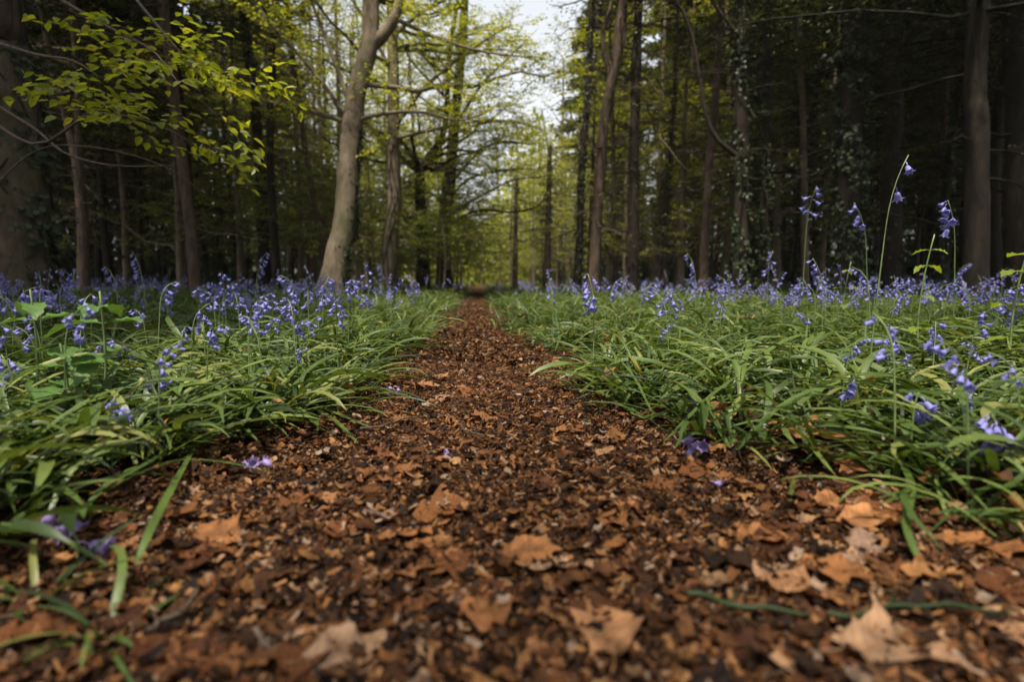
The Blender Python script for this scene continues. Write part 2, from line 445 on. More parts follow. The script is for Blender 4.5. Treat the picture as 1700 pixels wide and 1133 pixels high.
HERO_LEAVES = [
    (1005, 1068, 0, .095, 1.45, .25, "large orange brown oak leaf lying at the bottom centre of the path"),
    (815, 1020, 1, .085, 1.75, .35, "long upright tan leaf left of the large oak leaf"),
    (940, 950, 4, .075, .25, .25, "pointed tan leaf casting a shadow behind the large oak leaf"),
    (1480, 1100, 9, .105, .35, .1, "big blurred tan oak leaf in the bottom right corner area"),
    (1695, 1085, 6, .085, 1.2, .3, "blurred tan leaf cut off by the right edge of the picture"),
    (575, 1090, 7, .075, .7, .2, "narrow light leaf pointing up beside a grey leaf"),
    (508, 1100, 2, .06, 1.6, .3, "greyish rounded leaf at the bottom left of the path"),
    (370, 897, 9, .075, .05, .15, "flat wavy tan leaf beside the long green blade"),
    (345, 925, 10, .06, .15, .1, "darker tan leaf just below the flat wavy leaf"),
    (1385, 970, 4, .085, 2.2, .4, "curled tan leaf rolled into a tube right of centre"),
    (1375, 848, 0, .075, .4, .3, "pale greyish oak leaf at the foot of the right bank"),
    (1445, 880, 7, .10, .35, .15, "long pointed brown leaf below the pale greyish oak leaf"),
    (680, 893, 4, .07, .45, .1, "slim brown leaf lying diagonally left of the path centre"),
    (705, 912, 1, .05, .2, .2, "small pale leaf touching the slim brown leaf"),
    (1270, 910, 2, .065, .1, .2, "ragged orange leaf in the middle right of the litter"),
    (1040, 850, 8, .035, .9, .2, "small square tan leaf at the right of the path"),
    (880, 925, 5, .075, .1, .1, "broad dull orange leaf behind the pointed tan leaf"),
    (178, 842, 1, .05, 2.0, .8, "pale leaf standing on edge behind the faded purple flowers"),
    (1345, 745, 9, .14, .25, .3, "broad pale brown leaf lying under the right hand strap leaves"),
    (1640, 935, 6, .10, 2.3, .3, "mottled brown leaf below the arching blade on the right"),
    (1225, 580, 2, .045, 1.2, 1.0, "rust coloured leaf caught upright in the green leaves on the right"),
    (70, 1050, 2, .07, .6, .2, "dim tan leaf in the bottom left corner"),
    (1275, 975, 5, .05, 1.1, .3, "round tan leaf left of the rolled leaf"),
    (610, 835, 9, .05, .4, .2, "small tan lobed leaf at the left side of the path"),
]
for px, py, k, s, yaw, tilt, lab in HERO_LEAVES:
    o = put_leaf(LEAF_MESH[k], on_ground(px, py), s, yaw, tilt * .35, lab, roll=R.normal(0, .15))
    o.location.z += .003
    if (px, py) == (1225, 580): o.location.z += .09
    if "dark" not in lab and "rust" not in lab and "dim" not in lab and "grey" not in lab.split()[0]:
        o.material_slots[0].link = "OBJECT"; o.material_slots[0].material = M_DEADTAN
n_more = 270
x, y = scatter(n_more, .30, 1.9, .55, lambda x, y: (path_dist(x, y) < .14) & (np.abs(x) < .8 * y + .25))
for i in range(n_more):
    put_leaf(LEAF_MESH[R.integers(len(LEAF_MESH))], (x[i], y[i]), float(np.clip(R.lognormal(math.log(.040), .4), .018, .085)), R.uniform(0, 6.28), R.normal(0, .11),
             "curled brown dead leaf lying among the litter of the path", "dead leaves scattered over the path", roll=R.normal(0, .11))

# twigs lying on the path
TWIGS = [((1360, 1050), (1700, 1045), .0026, "dark green stem lying across the bottom right corner"),
         ((600, 730), (690, 705), .003, "pale twig lying at an angle on the path"),
         ((800, 745), (760, 720), .002, "thin bent twig in the middle of the path"),
         ((1150, 1010), (1340, 1052), .003, "thin dark twig meeting the dark green stem"),
         ((230, 1080), (330, 1000), .003, "thin pale stick at the bottom left"),
         ((430, 1070), (480, 1110), .003, "short orange brown stick beside the greyish leaf")]
for (a, c, r, lab) in TWIGS:
    p, q = on_ground(*a), on_ground(*c)
    P = np.linspace(0, 1, 7)[:, None] * (q - p) + p + R.normal(0, .006, (7, 3))
    P[:, 2] = gz(P[:, 0], P[:, 1]) + .022 + R.uniform(0, .006, 7)
    b = MB(); P = spline(P, 16); b.tube(P - P[0], np.linspace(r, r * .5, 16), 6)
    s_ = P[5] - P[0]; b.tube(np.stack([s_, s_ + np.array([.02, .02, .006])]), [r * .5, r * .2], 5)
    o = tag(b.build("fallen_twig", M_IVY if "green" in lab else M_TWIG), lab, "twig"); o.location = tuple(P[0])


# ------------------------------------------------------------------ strap leaves
def blades(base, yaw, L_, W_, a0, a1, bend, segs=7, keel=.35, cross=3, local=False, twist=0):
    """Arching strap leaves: (n, segs+1, cross, 3) patches rising from base."""
    n = len(yaw)
    t = np.linspace(0, 1, segs + 1)
    th = a0[:, None] + (a1 - a0)[:, None] * t[None] ** 1.3
    yw = yaw[:, None] + bend[:, None] * t[None] ** 2
    ds = L_[:, None] / segs
    dh, dz = np.sin(th) * ds, np.cos(th) * ds
    cx, cy, cz = np.cumsum(dh * np.cos(yw), 1) - dh[:, :1] * np.cos(yw[:, :1]), np.cumsum(dh * np.sin(yw), 1) - dh[:, :1] * np.sin(yw[:, :1]), np.cumsum(dz, 1) - dz[:, :1]
    px, py = base[:, 0, None] + cx, base[:, 1, None] + cy
    pz = base[:, 2, None] + cz
    floor = (gz(px, py) + .012 + .014 * t[None] if not local else .004 + .012 * t[None] + 0 * px)
    pz = np.maximum(pz, floor)
    wp = W_[:, None] * np.clip(.55 + 1.6 * t, 0, 1)[None] * np.sqrt(np.clip(1 - t[None] ** 3.2, .004, 1))
    tw = (twist[:, None] * t[None]) if not np.isscalar(twist) else 0 * px + twist
    sx, sy, sz = -np.sin(yw) * np.cos(tw), np.cos(yw) * np.cos(tw), np.sin(tw)
    v = np.linspace(-.5, .5, cross)
    G = np.stack([px, py, pz], -1)[:, :, None] + (wp[..., None] * np.stack([sx, sy, sz], -1))[:, :, None] * v[None, None, :, None]
    G[..., 2] += keel * wp[:, :, None] * (np.abs(v) * 2)[None, None] * .5
    return G


def tuft(rng, n, size=1.0, cross=3, segs=8, flat=1.0):
    yaw = np.arange(n) * 2.4 + rng.normal(0, .4, n)
    return blades(np.stack([.012 * np.cos(yaw), .012 * np.sin(yaw), np.zeros(n)], 1), yaw,
                  rng.uniform(.13, .30, n) * size, np.clip(rng.lognormal(math.log(.0095), .4, n), .004, .019) * size, rng.uniform(.25, 1.15, n), rng.uniform(1.5, 2.1, n) * flat,
                  rng.normal(0, .5, n), segs, cross=cross, local=True, twist=rng.normal(0, .5, n))


rt = np.random.default_rng(21)
off_path = lambda e: (lambda x, y: path_dist(x, y) > e + np.abs(R.normal(0, .05, len(x))))
patchy = lambda x, y: .55 + .25 * np.sin(2.1 * x + .8 * y + 1) + .2 * np.sin(3.3 * y - 1.7 * x)

# separate tufts nearest the camera
TUFT_MESH = []
for i in range(10):
    b = MB(); b.grids(tuft(rt, int(rt.integers(9, 16)), rt.uniform(.9, 1.15)))
    TUFT_MESH.append(b.mesh("leaf_tuft", M_STRAP))
x, y = scatter(260, .34, 2.6, .9, off_path(.10))
for i in range(260):
    o = link("leaf_tuft", TUFT_MESH[R.integers(10)])
    o.location = (x[i], y[i], float(gz(x[i], y[i])) + .004); o.rotation_euler = (R.normal(0, .06), R.normal(0, .06), R.uniform(0, 6.28))
    s = R.uniform(.75, 1.1); o.scale = (s, s, s)
    side = "left" if x[i] < -.1 else "right"
    tag(o, f"low tuft of green strap leaves on the {side} bank close to the path", "leaf tuft", f"leaf tufts on the {side} bank")

for (px, py, lab) in [(175, 1045, "dim blurred leaf tuft on the litter in the bottom left corner"), (60, 985, "dim blurred leaf tuft at the lower left edge")]:
    p = on_ground(px, py); o = link("leaf_tuft", TUFT_MESH[3]); o.location = (p[0], p[1], p[2] + .004); s = .45; o.scale = (s, s, s * .8); o.rotation_euler = (0, 0, px)
    tag(o, lab, "leaf tuft")

b = MB()


def carpet(n_clump, y0, y1, power, per, segs, cross, wscale, lscale=1.0, off=.1, hi=1.0):
    x, y = scatter(n_clump, y0, y1, power, off_path(off))
    keep = R.uniform(0, 1, len(x)) < 1.3 * patchy(x * 1.7, y * 1.7) + .1
    x, y = x[keep], y[keep]
    n = len(x) * per
    bx, by = np.repeat(x, per) + R.normal(0, .02, n), np.repeat(y, per) + R.normal(0, .02, n)
    b.grids(blades(np.stack([bx, by, gz(bx, by)], 1), R.uniform(0, 2 * PI, n), R.uniform(.12, .30, n) * lscale, np.clip(R.lognormal(math.log(.0085), .42, n), .0035, .019) * wscale,
                   R.uniform(.25, 1.2, n), R.uniform(1.45, 2.1, n) * hi, R.normal(0, .8, n), segs, cross=cross, twist=R.normal(0, .5, n)))


carpet(1150, .36, 2.6, 1.0, 9, 7, 3, 1.0)
carpet(4600, 2.3, 7, 1.2, 9, 5, 3, 1.0, hi=.97)
carpet(5200, 6.5, 16, 1.0, 7, 4, 2, 1.25, hi=.85)
carpet(5200, 15, 48, .8, 6, 3, 2, 2.6, 1.05, hi=.8)
tag(b.build("leaf_carpet", M_STRAP), "green strap leaves of bluebells covering the woodland floor", "ground cover", kind="stuff")


# ------------------------------------------------------------------ bluebells
def bell_mesh(length=.017, r=.0048, k=12, curl=1.0, mat=None, name="flower"):
    """One nodding bell with six curled-back tips; hangs from the origin along -Z."""
    zs_ = np.array([0, .08, .3, .62, .82, .95, .90]) * -length
    rs = np.array([.25, .75, 1.0, 1.08, 1.35, 1.9, 2.25]) * r
    a = np.linspace(0, 2 * PI, k, endpoint=False)
    G = []
    for i, (z, q) in enumerate(zip(zs_, rs)):
        tipness = np.where(np.arange(k) % 2 == 0, 1.0, [1, 1, 1, .97, .85, .62, .45][i])
        zz = z + (0 if i < 5 else 1) * (1 - tipness) * length * .28
        rr = q * (tipness if i > 3 else 1)
        G.append(np.stack([rr * np.cos(a), rr * np.sin(a), np.full(k, 1.0) * zz], -1))
    G = np.array(G); G = np.concatenate([G, G[:, :1]], 1)
    b = MB(); b.grids(G[None])
    b.tube(np.array([[0, 0, .010], [.002, 0, .006], [0, 0, -.001]]), [.0009, .0009, .0012], 5)
    return b.mesh(name, mat or M_BELL)


BELLS = [bell_mesh(), bell_mesh(.015, .0042, curl=.7), bell_mesh(.019, .0052)]
BUD = bell_mesh(.011, .0030)


def stem_curve(rng, H, lean, az, nod):
    n = 18
    t = np.linspace(0, 1, n)
    th = lean * (.4 + .6 * t) + nod * np.clip((t - .68) / .32, 0, 1) ** 1.5
    ds = H / (n - 1)
    h = np.cumsum(np.sin(th) * ds); z = np.cumsum(np.cos(th) * ds)
    P = np.stack([h * math.cos(az), h * math.sin(az), z], 1)
    return np.vstack([[0, 0, 0], P])


def flower_frames(rng, P, n, az, t0=.70):
    """Where the bells hang: (point, matrix) pairs along the top third of the stem."""
    out = []
    for i in range(n):
        t = t0 + (1 - t0) * (i + .5) / n
        k = t * (len(P) - 1); j = int(k); p = P[j] + (P[min(j + 1, len(P) - 1)] - P[j]) * (k - j)
        a = az + rng.normal(0, 1.3)
        tilt = rng.uniform(.4, 1.35)
        out.append((p, a, tilt, 1.0 - .35 * (i / n) ** 2))
    return out


def bell_matrix(p, a, tilt, s):
    off = Vector((math.cos(a), math.sin(a), 0)) * .013 * max(s, .8)
    return Matrix.Translation(Vector(p) + off + Vector((0, 0, -.004))) @ Matrix.Rotation(a, 4, "Z") @ Matrix.Rotation(-tilt, 4, "Y") @ Matrix.Scale(s, 4)


def make_bluebell(rng, H, lean, az, nod, nf, nl, bell_scale=1.0, t0=.70):
    """A bluebell with its parts: stem, one child per bell, one child per leaf."""
    root = empty("bluebell", (0, 0, 0))
    P = stem_curve(rng, H, lean, az, nod)
    b = MB(); b.tube(P, np.linspace(.0024, .0012, len(P)), 6); b.build("stem", M_STEM, root)
    for p, a, tl, s in flower_frames(rng, P, nf, az, t0):
        f = link("flower", BELLS[rng.integers(3)] if s > .72 else BUD, root)
        f.matrix_local = bell_matrix(p, a, tl, s * bell_scale)
    if nl:
        G = tuft(rng, nl)
        for g in G:
            lb = MB(); lb.grids(g[None]); lb.build("leaf", M_STRAP, root)
    return root


def bell_arrays(me):
    V = np.empty(len(me.vertices) * 3, np.float32); me.vertices.foreach_get("co", V); V = V.reshape(-1, 3)
    return V, np.array([tuple(p.vertices) for p in me.polygons if len(p.vertices) == 4])


LOWBELL = bell_mesh(.017, .0055, k=6)
LV, LF = bell_arrays(LOWBELL)
LF = LF[:6 * 6]


def simple_bluebell(b, rng, base, H, lean, az, nod, nf, scale=1.0, sides=4, tiny=False, wide=1.0):
    """Stem and bells straight into one mesh (slot 0 stem, slot 1 bell)."""
    P = stem_curve(rng, H, lean, az, nod)
    Q = P[[0, 6, 11, 14, 16, 18]] if not tiny else P[[0, 10, 18]]
    b.tube(base + Q, np.linspace(.0024, .0012, len(Q)) * wide, 3 if tiny else sides, 0)
    for p, a, tl, s in flower_frames(rng, P, nf, az):
        if tiny:
            ax = np.array([math.cos(a) * math.sin(tl), math.sin(a) * math.sin(tl), -math.cos(tl)])
            sd = unit(np.cross(ax, [0.2, .1, 1.])); s2 = np.cross(ax, sd)
            c = base + p + .011 * np.array([math.cos(a), math.sin(a), -.3]); r_ = .0085 * s * scale
            tip = c + ax * .019 * s * scale
            V = np.array([c, tip + sd * r_, tip + (-.5 * sd + .87 * s2) * r_, tip + (-.5 * sd - .87 * s2) * r_])
            b.add(V, [[0, 1, 2], [0, 2, 3], [0, 3, 1]], 1)
        else:
            M = np.array(bell_matrix(p, a, tl, s * scale))
            b.add(base + LV[:, :3] @ M[:3, :3].T + M[:3, 3], LF, 1)


rb = np.random.default_rng(33)
PROTO = []
for i in range(9):
    PROTO.append(make_bluebell(rb, rb.uniform(.25, .36), rb.uniform(.02, .22), rb.uniform(0, 6.28), rb.uniform(.8, 1.6), int(rb.integers(6, 11)), int(rb.integers(5, 8))))
MIDM = []
for i in range(10):
    b = MB(); simple_bluebell(b, rb, np.zeros(3), rb.uniform(.25, .36), rb.uniform(.02, .22), rb.uniform(0, 6.28), rb.uniform(.8, 1.6), int(rb.integers(6, 11)))
    b.grids(tuft(rb, 5, cross=2, segs=5), 2)
    MIDM.append(b.mesh("bluebell", [M_STEM, M_BELL, M_STRAP]))

BLUE_NEAR = "bluebell in flower among the strap leaves on the {} bank"
BLUE_MID = "small bluebell in the blue drift beyond the {} bank"


def bell_spots(n, y0, y1, power, k=1.9):
    x, y = scatter(n, y0, y1, power, lambda x, y: (path_dist(x, y) > .16) & (R.uniform(0, 1, len(x)) < np.clip(k * patchy(x + 3, y * .9) - k / 3 + .2 * np.clip(path_dist(x, y), 0, 2), .04, 1)))
    return x, y


# individuals placed as in the photograph: (px base, py base) on the ground and the top pixel
HERO_BELLS = [
    ((1440, 640), (1492, 288), 2, "tallest bluebell with two flowers at the top leaning right"),
    ((1328, 560), (1342, 330), 7, "upright bluebell with a flower cluster at the tip left of the tallest one"),
    ((1440, 560), (1425, 352), 5, "drooping bluebell just left of the tallest stem"),
    ((1580, 590), (1578, 352), 7, "tall bluebell with spaced flowers near the right edge"),
    ((1270, 560), (1276, 425), 9, "bluebell bunch against the dark wood right of centre"),
    ((985, 640), (985, 470), 12, "deep violet bluebell spike on the right bank beside the path"),
    ((1365, 590), (1358, 440), 7, "dark stemmed bluebell below the upright one"),
    ((1110, 600), (1108, 495), 7, "pale bluebell low on the right bank"),
    ((538, 600), (535, 470), 8, "dark stemmed bluebell on the left bank by the leaning beech"),
    ((250, 560), (225, 430), 8, "dense bluebell cluster at the left rear of the bank"),
    ((420, 560), (440, 428), 9, "tall pale bluebell left of the leaning beech"),
    ((640, 530), (642, 445), 9, "bluebell standing in front of the second beech trunk"),
    ((40, 700), (5, 600), 6, "blurred bluebell cut off by the left edge"),
    ((1545, 660), (1548, 545), 7, "bluebell head resting on the strap leaves at right"),
    ((1655, 800), (1650, 700), 8, "large blurred bluebell head at the right edge"),
    ((265, 700), (265, 625), 7, "drooping bluebell low on the left bank"),
    ((185, 760), (180, 670), 6, "bluebell lying over the strap leaves at left"),
    ((1510, 760), (1515, 660), 5, "short pale bluebell in the leaves at lower right"),
    ((1425, 720), (1418, 635), 3, "single pale bell sunk in the leaves right of centre"),
    ((1155, 555), (1150, 430), 8, "bluebell at the front of the right hand drift"),
    ((1620, 730), (1610, 650), 3, "pale bell low beside the large blurred head"),
]
hero_xy = []
for (bx, by), (tx, ty), nf, lab in HERO_BELLS:
    p = on_ground(bx, by, .03)
    X_, Y_ = (tx - 850) / FPX, -(ty - 566.5) / FPX
    d = p[1] / (Y_ * SP + CP)
    tip = at(tx, ty, d)
    v = tip - p
    H = max(float(np.linalg.norm(v)), .10)
    lean = math.atan2(math.hypot(v[0], v[1]), v[2])
    o = make_bluebell(rb, H * 1.03, lean, math.atan2(v[1], v[0]) if lean > .05 else rb.uniform(0, 6), rb.uniform(.25, .6), nf, 6, 1.75 if (ty < 400) else 1.15, .80 if ty < 400 else .70)
    o.location = (p[0], p[1], p[2]); tag(o, lab, "bluebell")
    hero_xy.append(p)
x, y = bell_spots(279, .75, 4.0, .9, .9)
order = np.argsort(y)
for q, i in enumerate(order):
    side = "left" if x[i] < (edge_l(y[i]) + edge_r(y[i])) / 2 else "right"
    near = q < 80
    if near and q < 9:
        o = PROTO[q]
    elif near:
        o = copy_tree(PROTO[R.integers(9)])
    else:
        o = link("bluebell", MIDM[R.integers(10)])
    o.location = (x[i], y[i], float(gz(x[i], y[i])) + .003)
    s = R.uniform(.7, 1.08) * (1.0 if y[i] > 1.6 else .8)
    o.scale = (s, s, s); o.rotation_euler = (0, 0, R.uniform(0, 6.28))
    tag(o, (BLUE_NEAR if near else BLUE_MID).format(side), "bluebell", f"bluebells {'on' if near else 'in the drift beyond'} the {side} bank")
# the drift beyond, too many to count
b = MB()
x, y = bell_spots(780, 3.4, 13, 1.0)
for i in range(len(x)):
    simple_bluebell(b, rb, np.array([x[i], y[i], float(gz(x[i], y[i]))]), float(np.clip(rb.lognormal(math.log(.25), .22), .15, .44)), rb.uniform(0, .2), rb.uniform(0, 6.28), rb.uniform(.7, 1.6), 7, tiny=True, scale=1.0)
x, y = bell_spots(1100, 12, 48, .7)
for i in range(len(x)):
    simple_bluebell(b, rb, np.array([x[i], y[i], float(gz(x[i], y[i]))]), float(np.clip(rb.lognormal(math.log(.24), .2), .15, .40)), rb.uniform(0, .2), rb.uniform(0, 6.28), rb.uniform(.7, 1.6), 5, tiny=True, scale=1.5, wide=1.4)
tag(b.build("bluebell_drift", [M_STEM, M_BELL]), "blue drift of distant bluebells spreading under the trees", "bluebell drift", kind="stuff")

# fallen and faded flower heads
FADED = bell_mesh(.019, .0055, mat=M_FADED)
FALLEN = [((440, 797), 3, 1.0, "purple bells fallen on the left edge of the path"),
          ((1160, 765), 4, 1.2, "purple bell cluster lying on the right edge of the path"),
          ((735, 762), 1, .8, "tiny pale petal lying in the middle of the path"),
          ((310 + 350, 655), 2, .8, "small violet bell at the left edge of the path"),
          ((1198, 820), 1, .8, "white lilac petal on the litter right of centre")]
for (px, py), k, s, lab in FALLEN:
    p = on_ground(px, py)
    r_ = empty("fallen_flower", (p[0], p[1], p[2] + .022)); tag(r_, lab, "fallen flower")
    for j in range(k):
        f = link("bell", FADED, r_); f.scale = (s, s, s)
        f.location = (R.normal(0, .011), R.normal(0, .009), .006 * j); f.rotation_euler = (R.uniform(.8, 2.1), R.normal(0, .5), R.uniform(0, 6.28))
# the faded purple spike close to the camera at left, with one bell apart
p = on_ground(125, 925)
fl = empty("bluebell", p); tag(fl, "faded purple bluebell close to the camera at lower left", "bluebell")
b = MB(); P = spline([[0, 0, 0], [-.004, .01, .03], [-.012, .006, .05], [-.018, .004, .062]], 12); b.tube(P, .0018, 6); b.build("stem", M_STEM, fl)
for (dx, dz, a, tl, s) in [(-.024, .066, 3.0, .5, 1.15), (-.008, .062, .2, .7, 1.2), (-.016, .052, 1.6, .3, 1.0), (.018, .030, .1, 1.35, 1.3)]:
    f = link("flower", FADED, fl); f.matrix_local = Matrix.Translation((dx, 0, dz)) @ Matrix.Rotation(a, 4, "Z") @ Matrix.Rotation(-tl, 4, "Y") @ Matrix.Scale(s, 4)

# single long blades the photograph shows near the camera: (points in px, with height above ground), width
LONGB = [([(225, 945, .012), (262, 860, .035), (322, 748, .03)], .011, "long pale green blade lying across the litter at left"),
         ([(1540, 965, .012), (1505, 880, .035), (1510, 800, .05), (1470, 735, .03)], .010, "bluish green blade arching down on the right"),
         ([(1235, 775, .015), (1330, 745, .03), (1450, 735, .04), (1560, 760, .03)], .008, "long yellow green blade curving along the right bank edge"),
         ([(620, 715, .014), (560, 690, .03), (510, 670, .04)], .010, "blunt pale blade reaching onto the path from the left"),
         ([(595, 740, .014), (555, 700, .03), (520, 680, .04)], .010, "second blunt blade just below the first at left"),
         ([(985, 695, .012), (1020, 660, .03), (1050, 630, .03)], .010, "pale blade poking onto the path from the right"),
         ([(180, 945, .012), (90, 895, .04), (0, 875, .05)], .008, "arching blade at the lower left edge"),
         ([(1310, 840, .01), (1315, 815, .012), (1318, 800, .012)], .007, "short green blade lying on the litter at right"),
         ([(1600, 875, .012), (1630, 820, .035), (1690, 800, .04)], .007, "thin dark blade curling over at the right edge"),
         ([(410, 700, .03), (415, 620, .10), (412, 560, .15)], .008, "upright yellow green blade standing on the left bank"),
         ([(1100, 740, .03), (1180, 660, .08), (1250, 610, .12)], .009, "broad blade slanting up on the right bank")]
for pts, wd, lab in LONGB:
    P = []
    for (px, py, z) in pts:
        X_, Y_ = (px - 850) / FPX, -(py - 566.5) / FPX
        d = (z - CAM_H) / (Y_ * CP - SP); P.append(at(px, py, d) + np.array([0, 0, .004]))
    P = spline(P[::-1], 16)
    T = unit(np.gradient(P, axis=0)); S = unit(np.cross(T, [0, 0, 1.]))
    t = np.linspace(0, 1, 16); ww = wd * np.clip(.6 + t, 0, 1) * np.sqrt(np.clip(1 - t ** 4, .01, 1))
    G = P[:, None] + S[:, None] * (ww[:, None] * np.array([-.5, 0, .5]))[..., None]
    G[:, 1, 2] -= ww * .22
    c0 = P[0].copy()
    b = MB(); b.grids((G - c0)[None]); o = tag(b.build("strap_leaf", M_STRAP), lab, "leaf blade"); o.location = tuple(c0)


# ------------------------------------------------------------------ broad-leaved herbs
def herb(name, base, H, nl, leaf_len, label, cat, az0=0.0, lean=0.05, pin=False, mat=M_NETTLE):
    root = empty(name, base); tag(root, label, cat)
    n = 10; t = np.linspace(0, 1, n)
    P = np.stack([lean * H * t ** 2, .02 * np.sin(t * 3), H * t], 1)
    b = MB(); b.tube(P, np.linspace(.0035, .0018, n), 6); b.build("stem", M_STEM, root)
    for i in range(nl):
        k = .25 + .75 * (i // 2 + 1) / (nl / 2 + .01); k = min(k, 1)
        p = P[min(int(k * (n - 1)), n - 1)]
        a = az0 + (i // 2) * 1.57 + (i % 2) * PI + R.normal(0, .25)
        Lf = leaf_len * (1.15 - .5 * k) * R.uniform(.85, 1.1)
        u = np.linspace(0, 1, 13); v = np.linspace(-1, 1, 5)
        wv = Lf * .30 * np.sin(PI * np.clip(u, .02, 1) ** .75) ** .9 * (1 + .10 * ((np.arange(13) % 2) * 2 - 1)); wv[-1] = .0005
        droop = R.uniform(.1, .5)
        G = np.zeros((13, 5, 3))
        rad = .012 + u * Lf
        for j, vv in enumerate(v):
            G[:, j, 0] = p[0] + rad * math.cos(a) - vv * wv * math.sin(a)
            G[:, j, 1] = p[1] + rad * math.sin(a) + vv * wv * math.cos(a)
            G[:, j, 2] = p[2] + .18 * rad - droop * rad ** 2 / Lf + abs(vv) * wv * .25 + .003 * math.sin(vv * 5) * np.sin(u * 18)
        lb = MB(); lb.grids(G[None]); lb.tube(np.array([p, p + .016 * np.array([math.cos(a), math.sin(a), .2])]), .0012, 4)
        lb.build("leaf", mat, root)
    return root


def gp(px, d):
    p = at(px, 465, d); p[2] = gz(p[0], p[1]); return p


herb("broadleaf_herb", gp(150, 1.15), .30, 8, .13, "broad leaved green herb rising above the strap leaves at left", "herb", .2)
herb("broadleaf_herb", gp(35, 1.25), .31, 8, .12, "broad leaved herb cut off by the left edge", "herb", .9)
herb("broadleaf_herb", gp(80, 1.05), .20, 8, .11, "low dark broad leaved herb between the two taller herbs", "herb", .5)
herb("tree_seedling", gp(1535, 1.7), .42, 8, .06, "thin seedling with small leaves between the tall bluebells at right", "seedling", .3, mat=M_SAPLEAF)
herb("tree_seedling", gp(1695, 1.5), .40, 8, .09, "leafy seedling at the right edge", "seedling", .2, mat=M_SAPLEAF)
herb("tree_seedling", gp(1405, 2.6), .36, 6, .06, "pale stemmed seedling behind the drooping bluebell", "seedling", .9, mat=M_SAPLEAF)


# ------------------------------------------------------------------ trees
def rhombs(P, D, N, L_, W_):
    S = unit(np.cross(D, N))
    return np.stack([P, P + D * (L_ * .45)[:, None] + S * (W_ * .5)[:, None], P + D * L_[:, None], P + D * (L_ * .45)[:, None] - S * (W_ * .5)[:, None]], 1)


def add_leaves(b, P, D, N, L_, W_):
    """Oval leaves folded along the midrib, six points each."""
    S = unit(np.cross(D, N)); U = np.cross(S, D)
    l, w_ = L_[:, None], W_[:, None] * .5
    V = np.stack([P, P + D * l * .28 + S * w_ * .88 + U * w_ * .3, P + D * l * .62 + S * w_ * .86 + U * w_ * .25, P + D * l - U * l * .10,
                  P + D * l * .62 - S * w_ * .86 + U * w_ * .25, P + D * l * .28 - S * w_ * .88 + U * w_ * .3], 1)
    i = np.arange(len(P))[:, None] * 6
    b.add(V.reshape(-1, 3), np.concatenate([i + [0, 1, 2, 3], i + [0, 3, 4, 5]]))


def leafy_twigs(rng, wood, lv, pts, n, lmin, lmax, leaf=.055, t0=.2, up=.12, dens=1.0, rad=.005, oval=False):
    """Side twigs in flattish sprays along a limb, leaves set alternately along each."""
    pts = np.asarray(pts); m = len(pts)
    for i in range(n):
        k = (t0 + (1 - t0) * rng.uniform(0, 1) ** .8) * (m - 1.001); j = int(k)
        p = pts[j] + (pts[j + 1] - pts[j]) * (k - j)
        tan = unit(pts[j + 1] - pts[j])
        side = unit(np.cross(tan, [0, 0, 1.]) + rng.normal(0, .25, 3)) * (1 if i % 2 else -1)
        d = unit(tan * rng.uniform(.2, .9) + side + np.array([0, 0, rng.normal(up, .2)]))
        L_ = rng.uniform(lmin, lmax)
        q = np.linspace(0, 1, 6)[:, None]
        Q = p + d * L_ * q + np.array([0, 0, -.10 * L_]) * q ** 2 + np.cumsum(rng.normal(0, .02 * L_, (6, 3)), 0) * (q > 0)
        wood.tube(Q, np.linspace(rad, rad * .35, 6), 3)
        ns = max(3, int(L_ * 9))
        for s in range(ns):
            kk = rng.uniform(.15, .999) * 5; jj = int(kk); p2 = Q[jj] + (Q[jj + 1] - Q[jj]) * (kk - jj)
            sd = unit(np.cross(d, [0, 0, 1.])) * (1 if s % 2 else -1)
            d2 = unit(d * .8 + sd * rng.uniform(.5, 1.2) + rng.normal(0, .18, 3))
            l2 = rng.uniform(.12, .34)
            wood.tube(np.stack([p2, p2 + d2 * l2 + [0, 0, -.03 * l2]]), [rad * .35, rad * .2], 3)
            nl = max(2, int(l2 / .032 * dens))
            tt = np.linspace(.15, 1, nl)
            lp = p2 + d2 * l2 * tt[:, None] + rng.normal(0, .008, (nl, 3))
            s2 = unit(np.cross(d2, [0, 0, 1.]))
            sg = np.where(np.arange(nl) % 2, 1, -1)[:, None]
            ld = unit(d2 * .8 + s2 * sg * .9 + rng.normal(0, .25, (nl, 3)) + [0, 0, -.25])
            ln_ = unit(np.array([0, 0, 1.]) + rng.normal(0, .38, (nl, 3)))
            ll = rng.uniform(.7, 1.15, nl) * leaf
            if oval: add_leaves(lv, lp, ld, ln_, ll, ll * rng.uniform(.5, .68, nl))
            else: lv.polys(rhombs(lp, ld, ln_, ll, ll * rng.uniform(.5, .68, nl)))


